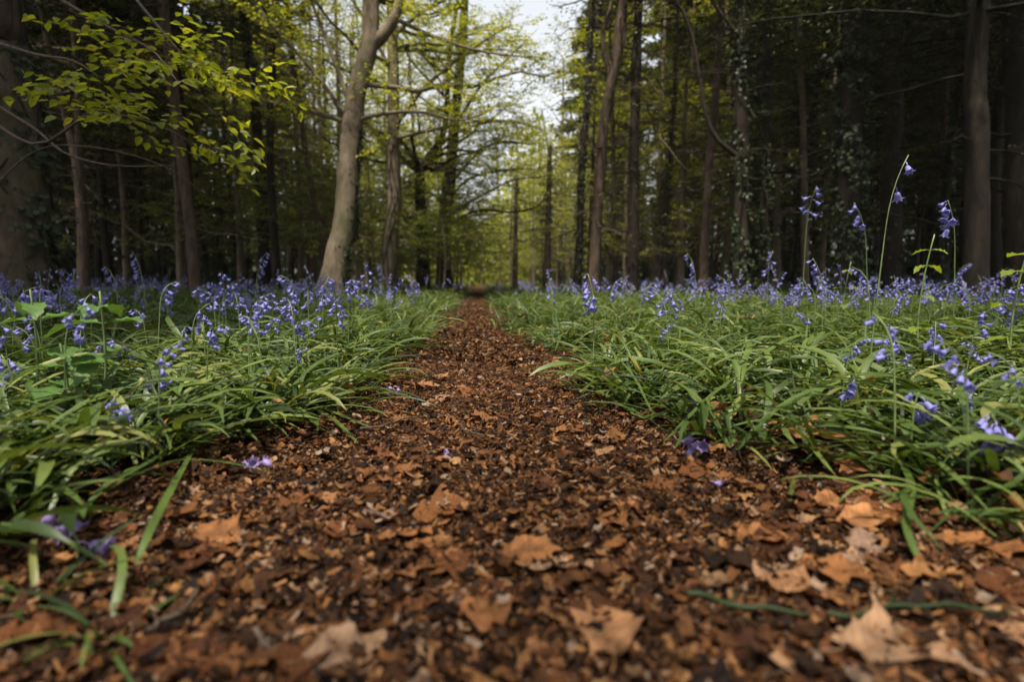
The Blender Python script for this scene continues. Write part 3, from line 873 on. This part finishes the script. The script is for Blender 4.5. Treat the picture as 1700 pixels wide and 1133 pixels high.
def ivy_on(rng, P, rad, n, size=.05, bias=None, spread=.05, mb=None):
    """Ivy leaves hugging a trunk; bias = direction of the side that carries most."""
    b = mb or MB()
    m = len(P)
    k = rng.uniform(0, m - 1.001, n); j = k.astype(int); f = (k - j)[:, None]
    c = P[j] * (1 - f) + P[j + 1] * f; r = (rad[j] * (1 - f[:, 0]) + rad[j + 1] * f[:, 0])
    a = rng.uniform(0, 2 * PI, n) if bias is None else bias + rng.normal(0, .55, n)
    ok = np.sin(2 * a + k * .9) + .8 * np.sin(1.7 * k + a * 3 + 1) + .5 * np.sin(4.3 * k) + rng.normal(0, .35, n) > -.15
    k, j, f, c, r, a = k[ok], j[ok], f[ok], c[ok], r[ok], a[ok]; n = len(k)
    for q in range(4):
        aa = (rng.uniform(0, 2 * PI) if bias is None else bias + rng.normal(0, .6)) + .5 * np.sin(np.arange(m) * .6 + q)
        b.tube(P + np.stack([np.cos(aa), np.sin(aa), 0 * aa], 1) * (rad * 1.03)[:, None], .009, 4, 1)
    o = np.stack([np.cos(a), np.sin(a), np.zeros(n)], 1)
    lump = .6 + .5 * np.sin(k * 3.1) + .4 * np.sin(k * 7 + a * 2)
    pos = c + o * (r + np.abs(rng.normal(0, spread, n)) * np.clip(lump, .15, 2) + .005)[:, None]
    nn = unit(o + rng.normal(0, .45, (n, 3)) + [0, 0, .25])
    dd = unit(np.stack([rng.normal(0, .5, n), rng.normal(0, .5, n), -np.ones(n)], 1) + o * .5)
    ll = rng.uniform(.6, 1.3, n) * size
    b.polys(rhombs(pos, dd, nn, ll, ll * .85))
    return b


def smooth_trunk(pts, r0, r1, n=26, flare=1.35, rng=R):
    P = spline(pts, n)
    z = P[:, 2]; t = np.linspace(0, 1, n)
    r = r0 + (r1 - r0) * t
    r = r * (1 + (flare - 1) * np.exp(-np.maximum(z, 0) / .25))
    return P, r


def finish_tree(name, base, label, group, trunk_mb, bark, crown_mb=None, leaf=None, ivy_mb=None, limbs=(), cat="tree"):
    root = empty(name, base); tag(root, label, cat, group)
    base = np.asarray(base)

    def sub(mb): mb.v = [v - base for v in mb.v]; return mb
    sub(trunk_mb).build("trunk", bark, root)
    if crown_mb is not None and crown_mb.n: sub(crown_mb).build("crown", leaf, root, smooth=False)
    if ivy_mb is not None and ivy_mb.n: sub(ivy_mb).build("ivy", [M_IVY, M_DARK], root, smooth=False)
    for lb in limbs: sub(lb).build("limb", bark, root)
    return root


def limb_poly(rng, p, d, L_, rise=.25, n=9):
    q = np.linspace(0, 1, n)[:, None]
    P = p + d * L_ * q + np.array([0, 0, rise * L_]) * q ** 1.6
    return P + np.cumsum(rng.normal(0, .025 * L_, (n, 3)), 0) * (q > 0)


def broadleaf(name, label, pts, r0, r1, limbs_px=(), nrand=8, zr=(2.0, 7.5), lr=(1.5, 3.4), bark=None, leafm=None, ivy=0, ivy_bias=None, seed=1, group=None,
              leaf=.062, per=20, extra_top=3.5, flare=1.35, az=None, lens=(.5, 1.2), dens=1.0):
    rng = np.random.default_rng(seed)
    pts = [np.asarray(p, float) for p in pts]
    base = pts[0].copy(); base[2] = float(gz(base[0], base[1])); pts[0] = base - [0, 0, .05]
    if extra_top:
        dv = unit(pts[-1] - pts[-2]); pts.append(pts[-1] + (dv + np.array([0, 0, .6])) / 1.5 * extra_top)
    P, r = smooth_trunk(pts, r0, r1, 34, flare, rng)
    T = MB(); T.tube(P, r, 14, rough=.05, rng=rng)
    C = MB(); limbs = []
    for (lp, a, c) in limbs_px:
        Q = spline(lp, 22)
        lb = MB(); lb.tube(Q, np.linspace(a, c, 22), 8, rough=.05, rng=rng)
        leafy_twigs(rng, lb, C, Q, int(per * 1.2), lens[0], lens[1], leaf, dens=dens)
        limbs.append(lb)
    zz = P[:, 2]
    for i in range(nrand):
        z = rng.uniform(*zr); j = int(np.argmin(abs(zz - z))); p = P[j]
        a = (i * 2.4 + rng.normal(0, .3)) if az is None else rng.uniform(*az)
        d = np.array([math.cos(a), math.sin(a), rng.uniform(-.05, .35)])
        L_ = rng.uniform(*lr)
        Q = limb_poly(rng, p, unit(d), L_)
        T.tube(Q, np.linspace(min(r[j] * .42, .045), .006, 9), 6, rough=.04, rng=rng)
        leafy_twigs(rng, T, C, Q, per, lens[0], lens[1], leaf, dens=dens)
    iv = None
    if ivy:
        k = max(6, int(len(P) * .55)); iv = ivy_on(rng, P[:k], r[:k], ivy, .045, ivy_bias, .03)
    return finish_tree(name, base, label, group, T, bark or M_BEECH, C, leafm or M_BEECHLEAF, iv, limbs)


def pp(lst, d, dd=0.0):
    return [at(px, py, d + dd * i) for i, (px, py) in enumerate(lst)]


# the leaning beech left of the path
D = 8.7
broadleaf("beech_tree", "leaning beech with an ivied trunk forking high up left of the path",
          pp([(548, 490), (560, 425), (572, 370), (577, 300), (583, 220), (594, 145), (612, 78), (616, 0)], D), .185, .12,
          [(pp([(610, 82), (638, 55), (660, 15), (672, -60), (690, -160)], D), .105, .05),
           (pp([(585, 205), (560, 175), (545, 150), (470, 60), (400, -20)], D, -.1), .045, .015),
           (pp([(590, 200), (640, 188), (700, 186), (760, 200), (800, 190)], D, -.15), .035, .010),
           (pp([(580, 170), (540, 60), (500, -40)], D, .15), .04, .015),
           (pp([(655, 30), (720, 60), (800, 85), (880, 95)], D, -.2), .035, .008)],
          nrand=14, zr=(2.6, 8), ivy=1500, ivy_bias=.1, seed=3, flare=1.55)
D = 11
broadleaf("beech_tree", "straight mossy beech standing behind the leaning beech",
          pp([(642, 480), (648, 400), (655, 330), (652, 250), (653, 150), (650, 0)], D), .15, .09,
          [(pp([(652, 215), (700, 150), (745, 110), (800, 70), (850, 40)], D, -.1), .05, .012),
           (pp([(655, 230), (720, 215), (800, 200), (870, 205)], D, -.2), .04, .01),
           (pp([(650, 120), (610, 40), (560, -40)], D), .04, .015),
           (pp([(652, 60), (700, 20), (780, -20)], D, .1), .05, .015)],
          nrand=12, zr=(3.2, 9), seed=4, ivy=250)
D = 13
broadleaf("beech_tree", "crooked dark beech forking low behind the straight beech",
          pp([(704, 478), (702, 400), (698, 330), (697, 275)], D), .15, .11,
          [(pp([(697, 280), (720, 250), (735, 225), (742, 180), (745, 100), (760, 0)], D), .10, .04),
           (pp([(697, 285), (688, 260), (670, 240), (640, 225), (600, 200)], D), .06, .015),
           (pp([(720, 250), (770, 215), (840, 200), (900, 215)], D, -.2), .045, .01)],
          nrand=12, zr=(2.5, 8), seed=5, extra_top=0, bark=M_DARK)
D = 14.5
broadleaf("beech_tree", "wide spreading beech with long bare branches over the path",
          pp([(738, 478), (738, 420), (740, 350), (748, 290), (755, 200), (765, 100), (772, 0)], D), .20, .08,
          [(pp([(738, 365), (765, 345), (800, 325), (850, 300), (910, 292)], D, -.3), .045, .008),
           (pp([(738, 380), (790, 350), (850, 352), (895, 340), (915, 300)], D, -.4), .04, .008),
           (pp([(742, 335), (775, 300), (820, 285), (870, 280)], D, -.3), .04, .008),
           (pp([(745, 310), (785, 262), (830, 235), (880, 240)], D, -.3), .045, .008),
           (pp([(755, 210), (800, 140), (840, 100), (880, 60)], D, -.3), .045, .010),
           (pp([(740, 345), (715, 320), (690, 330)], D, -.1), .03, .008)],
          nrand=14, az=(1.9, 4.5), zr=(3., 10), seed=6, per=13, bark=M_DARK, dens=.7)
# understorey beech saplings in pale green tiers
for q, (px, d, H, lab) in enumerate([(728, 12.2, 2.8, "low beech sapling with tiered pale green leaves left of the path"),
                                     (615, 12.4, 2.5, "dark green beech sapling between the two big beeches"),
                                     (752, 15.5, 3.0, "small bright beech sapling where the path fades out"),
                                     (475, 11.5, 2.6, "shaded beech sapling under the conifers left of the leaning beech"),
                                     (735, 11.2, 1.5, "short fresh green beech sapling in front of the spreading beech"),
                                 (757, 12.6, 2.3, "lime green beech sapling beside the path under the spreading beech"),
                                 (690, 17.0, 4.2, "tall beech sapling behind the crooked beech")]):
    p = gp(px, d)
    broadleaf("beech_sapling", lab, [p, p + [.05, .1, H * .5], p + [.0, .1, H]], .03, .012, nrand=(13, 16, 14, 14, 11, 11, 12, 12)[q], zr=(.4, H), lr=(.6, 1.45), leafm=M_SAPLEAF, seed=40 + q, leaf=.072, per=11, extra_top=0, flare=1.1, lens=(.3, .7))


# conifers
def pine_parts(rng, P, r, crown0, crown_len, dead=True, hang=1.0, dens=1.0, top_dense=True, z_dead=1.2, nsz=1.0):
    T = MB(); T.tube(P, r, 11, rough=.06, rng=rng)
    C = MB()
    H = P[-1, 2]
    if dead:
        z = z_dead
        while z < crown0 + 1.5:
            j = int(np.argmin(abs(P[:, 2] - z)))
            for k in range(rng.integers(1, 4)):
                a = rng.uniform(0, 6.28); L_ = rng.uniform(.3, 1.5)
                d = np.array([math.cos(a), math.sin(a), rng.uniform(-.35, .25)])
                Q = limb_poly(rng, P[j], d, L_, rng.uniform(-.25, .1), 7)
                T.tube(Q, np.linspace(.013, .003, 7), 4)
                for s in range(rng.integers(1, 5)):
                    m = rng.integers(2, 6); dd = unit(d + rng.normal(0, .7, 3)); l2 = rng.uniform(.15, .5)
                    T.tube(np.stack([Q[m], Q[m] + dd * l2 * .5, Q[m] + dd * l2 + [0, 0, -.08 * l2]]), [.005, .003, .002], 3)
                    if rng.uniform() < .35:
                        n = rng.integers(6, 20); t = rng.uniform(.2, 1, n)
                        lp = Q[m] + dd * l2 * t[:, None] + rng.normal(0, .04, (n, 3))
                        ll = rng.uniform(.03, .06, n)
                        C.polys(rhombs(lp, unit(rng.normal(0, 1, (n, 3))), unit(rng.normal(0, 1, (n, 3)) + [0, 0, .8]), ll, ll * .45))
            z += rng.uniform(.18, .5)
    z = crown0
    while z < H - .1:
        j = int(np.argmin(abs(P[:, 2] - z)))
        f = (z - crown0) / max(H - crown0, .1)
        for k in range(3 if dens > .7 else 2):
            a = rng.uniform(0, 6.28)
            L_ = crown_len * (1 - .75 * f) * rng.uniform(.6, 1.15)
            d = np.array([math.cos(a), math.sin(a), rng.uniform(-.1, .3)])
            Q = limb_poly(rng, P[j], d, L_, -.12 * hang, 7)
            T.tube(Q, np.linspace(.022 * (1 - .5 * f), .005, 7), 4)
            n = int(rng.uniform(50, 95) * dens * max(L_, .5) * (1 if z > 6.5 else nsz ** -1.6))
            t = rng.uniform(.2, 1.0, n); kk = t * 5.99; jj = kk.astype(int); ff = (kk - jj)[:, None]
            lp = Q[jj] * (1 - ff) + Q[jj + 1] * ff
            sd = unit(np.cross(d, [0, 0, 1.]))
            wd = .34 * L_ * (1 - .55 * t)
            u_ = np.round(rng.uniform(-1, 1, n) * 4) / 4
            lp = lp + sd * (wd * u_)[:, None] + rng.normal(0, .06, (n, 3)) - np.array([0, 0, 1.]) * (np.abs(u_) * .12 * hang)[:, None]
            big = (z > 6.5) and top_dense  # high crown leaves enlarged to block more light
            ll = rng.uniform(.05, .11, n) * nsz if not big else rng.uniform(.22, .42, n)
            ld = unit(d * .6 + sd * np.sign(u_ + .01)[:, None] * .8 + rng.normal(0, .45, (n, 3)))
            C.polys(rhombs(lp, ld, unit(np.array([0, 0, 1.]) + rng.normal(0, .5, (n, 3))), ll, ll * (.30 if not big else .5)))
        z += rng.uniform(.22, .42) / (1 if dens > .7 else .8)
    return T, C


def conifer(name, label, pts, r0, r1, crown0, crown_len, seed, bark=None, leafm=None, ivy=0, ivy_top=5.0, dens=1.0, extra=6.0, group=None, spread=.06, limbs_px=(), ivy_size=.05, bias=None):
    rng = np.random.default_rng(seed)
    pts = [np.asarray(p, float) for p in pts]
    base = pts[0].copy(); base[2] = float(gz(base[0], base[1])); pts[0] = base - [0, 0, .05]
    if extra:
        dv = unit(pts[-1] - pts[-2]) * .5 + np.array([0, 0, .5]); pts.append(pts[-1] + dv * extra)
    P, r = smooth_trunk(pts, r0, r1, 36, 1.25, rng)
    T, C = pine_parts(rng, P, r, crown0, crown_len, dens=dens, nsz=float(np.clip(base[1] / 11, .45, 1)))
    limbs = []
    for (lp, a, c) in limbs_px:
        lb = MB(); Q = spline(lp, 18); lb.tube(Q, np.linspace(a, c, 18), 6, rough=.05, rng=rng); limbs.append(lb)
    iv = None
    if ivy:
        k = max(4, int(np.searchsorted(P[:, 2], ivy_top))); iv = ivy_on(rng, P[:k], r[:k], ivy, ivy_size, bias, spread)
    return finish_tree(name, base, label, group, T, bark or M_PINE, C, leafm or M_NEEDLE, iv, limbs)


def cpx(lst, d): return pp(lst, d)


# left side
conifer("conifer_tree", "stout grey brown trunk filling the left edge half covered with ivy", cpx([(22, 500), (25, 430), (22, 330), (14, 230), (0, 100), (-20, -60)], 4.6), .27, .18, 3.6, 2.4, 101, bark=M_SHADEBEECH, ivy=1500, ivy_top=4.5, bias=.15, spread=.06, dens=.8)
conifer("conifer_tree", "thin brown trunk beside the ivied trunk at the left edge", cpx([(142, 480), (140, 380), (132, 280), (128, 150), (120, 0)], 8.5), .055, .04, 3.2, 1.5, 102, dens=.7)
conifer("conifer_tree", "sunlit slim conifer with a scaly leaning trunk at left", cpx([(326, 485), (318, 400), (303, 270), (290, 170), (278, 60), (270, 0)], 8.6), .082, .066, 4.6, 1.8, 103, dens=.7)
conifer("conifer_tree", "narrow dark conifer left of the leaning beech", cpx([(462, 480), (456, 400), (448, 250), (452, 100), (446, 0)], 10.5), .08, .06, 4.6, 1.7, 104, bark=M_DARK, dens=.6)
conifer("conifer_tree", "dark conifer trunk leaning left above the narrow one", cpx([(440, 480), (434, 330), (426, 210), (414, 100), (402, 0)], 12), .12, .09, 5.4, 1.8, 105, bark=M_DARK, dens=.6)
conifer("conifer_tree", "thin pole like conifer close behind the leaning beech", cpx([(540, 480), (532, 400), (512, 280), (495, 160), (480, 20)], 11.5), .06, .05, 5.4, 1.2, 106, dens=.5)
# right side
conifer("pine_tree", "reddish pine with a clean trunk forking high right of the path", cpx([(984, 490), (987, 430), (994, 310), (1003, 205), (1016, 132), (1024, 90)], 9.5), .09, .075, 4.9, 1.4, 110, dens=.5, extra=1.5, leafm=M_LARCH,
        limbs_px=[(cpx([(1018, 128), (1034, 66), (1038, 0), (1046, -120)], 9.5), .06, .03), (cpx([(1014, 130), (1000, 60), (1015, 0), (1010, -100)], 9.5), .05, .02)])
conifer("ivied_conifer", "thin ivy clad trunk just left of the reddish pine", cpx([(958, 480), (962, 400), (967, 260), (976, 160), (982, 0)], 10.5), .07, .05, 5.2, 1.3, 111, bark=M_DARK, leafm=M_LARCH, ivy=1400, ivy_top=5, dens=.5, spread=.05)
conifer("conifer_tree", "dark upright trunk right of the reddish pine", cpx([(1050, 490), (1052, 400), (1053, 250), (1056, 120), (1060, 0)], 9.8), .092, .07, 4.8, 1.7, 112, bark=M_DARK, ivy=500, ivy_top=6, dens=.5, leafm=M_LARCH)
conifer("pine_tree", "orange tinted pine trunk before the ivied trunk at right", cpx([(1166, 490), (1170, 400), (1176, 290), (1186, 180), (1198, 0)], 9.2), .072, .055, 4.4, 1.6, 113, dens=.5, leafm=M_LARCH)
conifer("ivied_conifer", "thick ivy covered trunk right of the orange tinted pine", cpx([(1228, 490), (1230, 400), (1231, 250), (1231, 100), (1232, 0)], 7.8), .105, .085, 3.9, 1.9, 114, bark=M_DARK, ivy=3000, ivy_top=5, dens=.7, spread=.07,
        limbs_px=[(cpx([(1110, -20), (1145, 45), (1162, 130), (1172, 190), (1190, 230), (1222, 258)][::-1], 7.6), .035, .015),
                  (cpx([(1228, 60), (1195, 20), (1160, -30)], 7.6), .03, .015)])
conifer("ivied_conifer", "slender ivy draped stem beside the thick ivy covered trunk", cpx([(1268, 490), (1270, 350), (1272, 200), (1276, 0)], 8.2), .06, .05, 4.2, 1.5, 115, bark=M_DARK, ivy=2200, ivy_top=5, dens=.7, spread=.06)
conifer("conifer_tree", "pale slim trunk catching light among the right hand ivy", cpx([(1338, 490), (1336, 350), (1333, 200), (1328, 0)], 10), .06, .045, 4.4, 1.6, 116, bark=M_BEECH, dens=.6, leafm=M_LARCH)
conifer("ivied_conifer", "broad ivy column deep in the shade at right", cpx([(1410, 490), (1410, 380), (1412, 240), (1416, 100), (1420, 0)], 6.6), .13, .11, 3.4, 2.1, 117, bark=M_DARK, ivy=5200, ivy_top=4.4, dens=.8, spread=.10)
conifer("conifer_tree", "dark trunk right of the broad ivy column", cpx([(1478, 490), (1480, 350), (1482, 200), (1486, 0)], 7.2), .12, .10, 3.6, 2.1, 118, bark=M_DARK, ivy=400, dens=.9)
conifer("conifer_tree", "heavy black trunk in deep shade near the right edge", cpx([(1622, 500), (1622, 350), (1622, 200), (1624, 0)], 5.0), .09, .08, 2.6, 2.4, 119, bark=M_DEEPSHADE, dens=1.0)
conifer("conifer_tree", "shade-dark trunk against the right edge of the picture", cpx([(1690, 500), (1688, 300), (1684, 100), (1682, 0)], 5.4), .085, .075, 2.6, 2.4, 120, bark=M_DEEPSHADE, dens=1.0)
conifer("pine_tree", "rusty far trunk with an orange scar right of the path", cpx([(908, 480), (909, 400), (911, 330), (912, 275)], 14), .085, .05, 1.6, 1.5, 121, dens=.6, extra=.5, leafm=M_LARCH)
conifer("pine_tree", "thin rusty trunk nearest the far end of the path at right", cpx([(855, 480), (856, 400), (856, 350), (857, 320)], 16), .075, .05, 1.5, 1.5, 122, dens=.6, extra=.5, leafm=M_LARCH)

# dead pale branch hanging among the right hand conifers, held by them
b = MB(); Q = spline(cpx([(1094, 228), (1112, 248), (1128, 270), (1148, 288)], 8.4), 14); b.tube(Q - Q[0], np.linspace(.016, .006, 14), 6, rough=.08)
o = tag(b.build("dead_branch", M_BEECH), "pale bare branch hanging in front of the dark trunks right of centre", "branch"); o.location = tuple(Q[0])

# copies: the wood on both sides
VAR, HV = [], []
for i in range(8):
    rng = np.random.default_rng(200 + i)
    H = rng.uniform(10, 15)
    P, r = smooth_trunk([[0, 0, -.05], [rng.normal(0, .06), rng.normal(0, .06), 2], [rng.normal(0, .14), rng.normal(0, .14), 5], [rng.normal(0, .2), 0, H]], rng.uniform(.055, .095), .025, 30, 1.25, rng)
    T, C = pine_parts(rng, P, r, rng.uniform(2.6, 4.2) if i % 2 else rng.uniform(1.6, 3.0), rng.uniform(1.5, 2.2), dens=rng.uniform(.9, 1.1) if i % 2 else .6, top_dense=bool(i % 2))
    iv = None
    if i in (1, 4, 6):
        k = int(np.searchsorted(P[:, 2], 5)); iv = ivy_on(rng, P[:k], r[:k], 2200, .055, None, .06)
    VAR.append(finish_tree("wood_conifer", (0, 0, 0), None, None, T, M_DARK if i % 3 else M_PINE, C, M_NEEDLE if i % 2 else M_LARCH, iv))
    HV.append(P[-1, 2])
    tag(VAR[-1], None, "tree")
BVAR = []
for i in range(4):
    p = np.zeros(3); H = [8, 9.5, 7, 9][i]
    rng = np.random.default_rng(300 + i)
    BVAR.append(broadleaf("wood_beech", "x", [p, [.1, 0, H * .4], [rng.normal(0, .4), 0, H]], .12, .03, nrand=20, zr=(1.0, H), lr=(1.2, 2.8), seed=300 + i, leaf=.085, per=10, extra_top=0, lens=(.5, 1.2), dens=.55))
    del BVAR[-1]["label"]
used = set()


def place(proto, name_label, group, x, y, s, key):
    if key not in used:
        used.add(key); o = proto
    else:
        o = copy_tree(proto)
    o.location = (x, y, float(gz(x, y))); o.rotation_euler = (0, 0, R.uniform(0, 6.28)); o.scale = (s, s, s)
    tag(o, name_label, None, group)
    o["category"] = "tree"


def corridor(y): return float(edge_l(y) + edge_r(y)) / 2


rw = np.random.default_rng(77)
spots = []
for gy in np.arange(1.2, 42, 2.1):
    step = 2.1 if gy < 24 else 3.0
    for gx in np.arange(-34, 34, step):
        x, y = gx + rw.normal(0, .4), gy + rw.normal(0, .4)
        if abs(x) > y * .98 + 2.2: continue
        cx = corridor(y)
        left = x < cx
        gap = (4.2 if y < 20 else 2.3) if left else (2.9 if y < 12 else 2.0)
        if abs(x - cx) < gap: continue
        if y < 9.5 and abs(x) < y * .60 + 1.6: continue
        if math.hypot(x, y) < 5.2: continue
        spots.append((y, x, left))
spots.sort()
n_l = n_r = 0
for (y, x, left) in spots:
    if left and n_l >= 125 or (not left and n_r >= 140): continue
    if left: n_l += 1
    else: n_r += 1
    side = "left" if left else "right"
    px = 850 + FPX * x / y
    k = int(rw.integers(4)) * 2 + (1 if abs(px - 850) > 430 + 120 * rw.normal() or (px > 960 and y > 13 and rw.uniform() < .6) else 0)
    if 795 < px < 965 and not left:
        if y < 14: continue
        dk = rw.uniform() < .55
        k = int(rw.integers(4)) * 2 + (1 if dk else 0)
        s_ = math.tan(math.radians(rw.uniform(6.5, 9.5) if dk or px < 872 else rw.uniform(12, 17.5))) * y / HV[k]
        if s_ < .16: continue
        place(VAR[k], "pale feathery young larch beside the far path", "young larches right of the far path", x, y, s_, ("c", k)); continue
    if left and 560 < px and y < 26: continue
    if left and 640 < px: continue
    place(VAR[k], f"slim dark conifer crowded into the shaded wood {side} of the path", f"conifers of the wood {side} of the path", x, y, float(rw.uniform(.85, 1.2)), ("c", k))
for (x, y, s, k) in [(-5.0, .4, 1.1, 1), (-5.6, 3.2, 1.1, 3), (4.2, .2, 1.1, 7), (-4.3, -.2, .95, 7), (3.4, -.1, 1.0, 5), (5.2, 2.4, 1.15, 5), (2.6, -1.3, 1.1, 3), (-4.1, -.9, 1.1, 5), (6.6, 4.6, 1.1, 1), (-7.0, 5.4, 1.1, 7), (-1.7, -3.0, 1.15, 2), (1.3, -3.9, 1.15, 4), (-.3, -4.9, 1.1, 0)]:
    place(VAR[k], "out-of-frame conifer added round the camera to cast shade", "out-of-frame conifers added for shade", x, y, s, ("c", k))  # trees added outside the view to shade the foreground and sides
# yellow green beeches at the far end of the path
for i, (px, d, s) in enumerate([(690, 20, 1.0), (640, 24, 1.1), (690, 27, 1.0), (590, 21, 1.0), (815, 40, .75), (780, 46, .8), (850, 30, .55), (700, 36, .9), (885, 24, .65), (930, 27, 1.1), (540, 17, 1.0), (835, 52, .9), (800, 58, 1.0), (755, 50, 1.0), (830, 26, .45), (880, 29, .65), (905, 33, 1.0), (800, 31, .5), (945, 31, 1.0), (765, 22, .5), (735, 19, .8), (660, 17, .9), (690, 28, .9), (610, 27, 1.0), (850, 22, .55), (925, 20, .6)]):
    p = gp(px, d)
    place(BVAR[i % 4], "pale green young beech closing the far end of the path", "young beeches at the far end of the path", p[0], p[1], s, ("b", i % 4))

for i, (px, d, s) in enumerate([(1010, 12.5, .75), (1085, 14, .8), (1130, 11.5, .7), (1200, 13, .8), (1290, 12, .75), (1360, 14, .8), (1040, 18, .9), (1160, 18, 1.0), (960, 17, .6)]):
    p = gp(px, d)
    place(BVAR[i % 4], "olive green young beech growing between the conifer trunks at right", "young beeches between the trunks at right", p[0], p[1], s, ("b", i % 4))
for i, (px, d, s) in enumerate([(400, 13, .7), (300, 12, .7), (500, 15, .8), (210, 13, .7), (570, 15, .85)]):
    p = gp(px, d)
    place(BVAR[(i + 1) % 4], "olive green young beech growing between the conifer trunks at left", "young beeches between the trunks at left", p[0], p[1], s, ("b", (i + 1) % 4))

# overhanging bright twigs at upper left belong to the trunk at the left edge
root = [o for o in SC.objects if o.get("label", "").startswith("stout grey brown trunk")][0]
bl = np.array(root.location)
rng = np.random.default_rng(9)
for (pl, n, sp) in [([(-30, 190, 3.4), (60, 240, 3.0), (150, 190, 2.7), (240, 200, 2.5), (300, 225, 2.4)], 9, .30),
                    ([(40, -40, 3.4), (120, 10, 2.9), (190, 50, 2.6), (255, 85, 2.4), (305, 150, 2.3)], 10, .30),
                    ([(180, -60, 3.2), (260, 40, 2.9), (330, 115, 2.7), (390, 120, 2.6)], 7, .22),
                    ([(-40, 60, 3.0), (60, 90, 2.8), (120, 100, 2.6), (170, 130, 2.5)], 7, .28)]:
    Q = spline([at(*a) for a in pl], 14)
    W = MB(); C = MB()
    W.tube(Q, np.linspace(.010, .002, 14), 5)
    leafy_twigs(rng, W, C, Q, n, .10, sp, leaf=.056, t0=.25, dens=1.0, rad=.002, oval=True)
    W.v = [v - bl for v in W.v]; C.v = [v - bl for v in C.v]
    W.build("branch", M_TWIG, root); 
    C.build("foliage", M_BEECHLEAF, root, smooth=False)
for lp, a, c in [([(-30, 160, 3.6), (20, 190, 3.5), (60, 215, 3.4), (110, 255, 3.3), (190, 275, 3.2), (290, 275, 3.2)], .012, .003),
                 ([(-30, 330, 3.4), (60, 250, 3.4), (160, 245, 3.3), (270, 275, 3.3), (345, 325, 3.3)], .006, .002)]:
    W = MB(); Q = spline([at(*q) for q in lp], 20); W.tube(Q - bl, np.linspace(a, c, 20), 5)
    W.build("branch", M_TWIG, root)

# the far wood that reads as one mass
b = MB(); rng = np.random.default_rng(55)
n = 110000
ang = rng.uniform(-1.05, 1.05, n); rad_ = rng.uniform(33, 60, n)
x, y = np.sin(ang) * rad_, np.cos(ang) * rad_
hgt = 8.5 + 2.0 * np.sin(ang * 17) + 1.5 * np.sin(ang * 41 + 1) - 1.0 * np.exp(-((ang + .045) / .05) ** 2)
z = rng.uniform(0, 1, n) ** 2.0 * hgt
P = np.stack([x, y, z], 1)
ll = rng.uniform(.25, .6, n)
b.polys(rhombs(P, unit(rng.normal(0, 1, (n, 3))), unit(rng.normal(0, .6, (n, 3)) + [0, -.3, .7]), ll, ll * .55), 0)
b.m[-1] = np.where(np.abs(ang + .03) < .13 + .05 * np.sin(z * 2), 2, 0)
for i in range(260):
    a = rng.uniform(-1.05, 1.05); rr = rng.uniform(33, 60); p = np.array([math.sin(a) * rr, math.cos(a) * rr, -.1])
    if abs(a + .055) < .02: continue
    b.tube(np.stack([p, p + [rng.normal(0, .3), 0, 5], p + [rng.normal(0, .5), 0, 11]]), [.16, .13, .05], 6, 1)
tag(b.build("far_woods", [M_NEEDLE, M_DARK, M_BEECHLEAF], smooth=False), "distant dark wood closing the view behind the trees", "woods", kind="stuff")
# air
b = MB()
x0, x1, y0, y1, z0, z1 = -95, 95, -30, 125, -1.2, 22
c8 = np.array([(x, y, z) for x in (x0, x1) for y in (y0, y1) for z in (z0, z1)], float)
b.add(c8, [[0, 1, 3, 2], [4, 6, 7, 5], [0, 4, 5, 1], [2, 3, 7, 6], [0, 2, 6, 4], [1, 5, 7, 3]])
mh, nt, out = new_mat("air"); pv = nd(nt, "ShaderNodeVolumePrincipled"); pv.inputs["Density"].default_value = HAZE; pv.inputs["Color"].default_value = (.95, .95, .9, 1); pv.inputs["Anisotropy"].default_value = .3
nt.links.new(pv.outputs[0], out.inputs["Volume"])
if HAZE: tag(b.build("haze", mh, smooth=False), "thin pale air between the far trees", "haze", kind="stuff")
for me in list(bpy.data.meshes):
    if me.users == 0: bpy.data.meshes.remove(me)
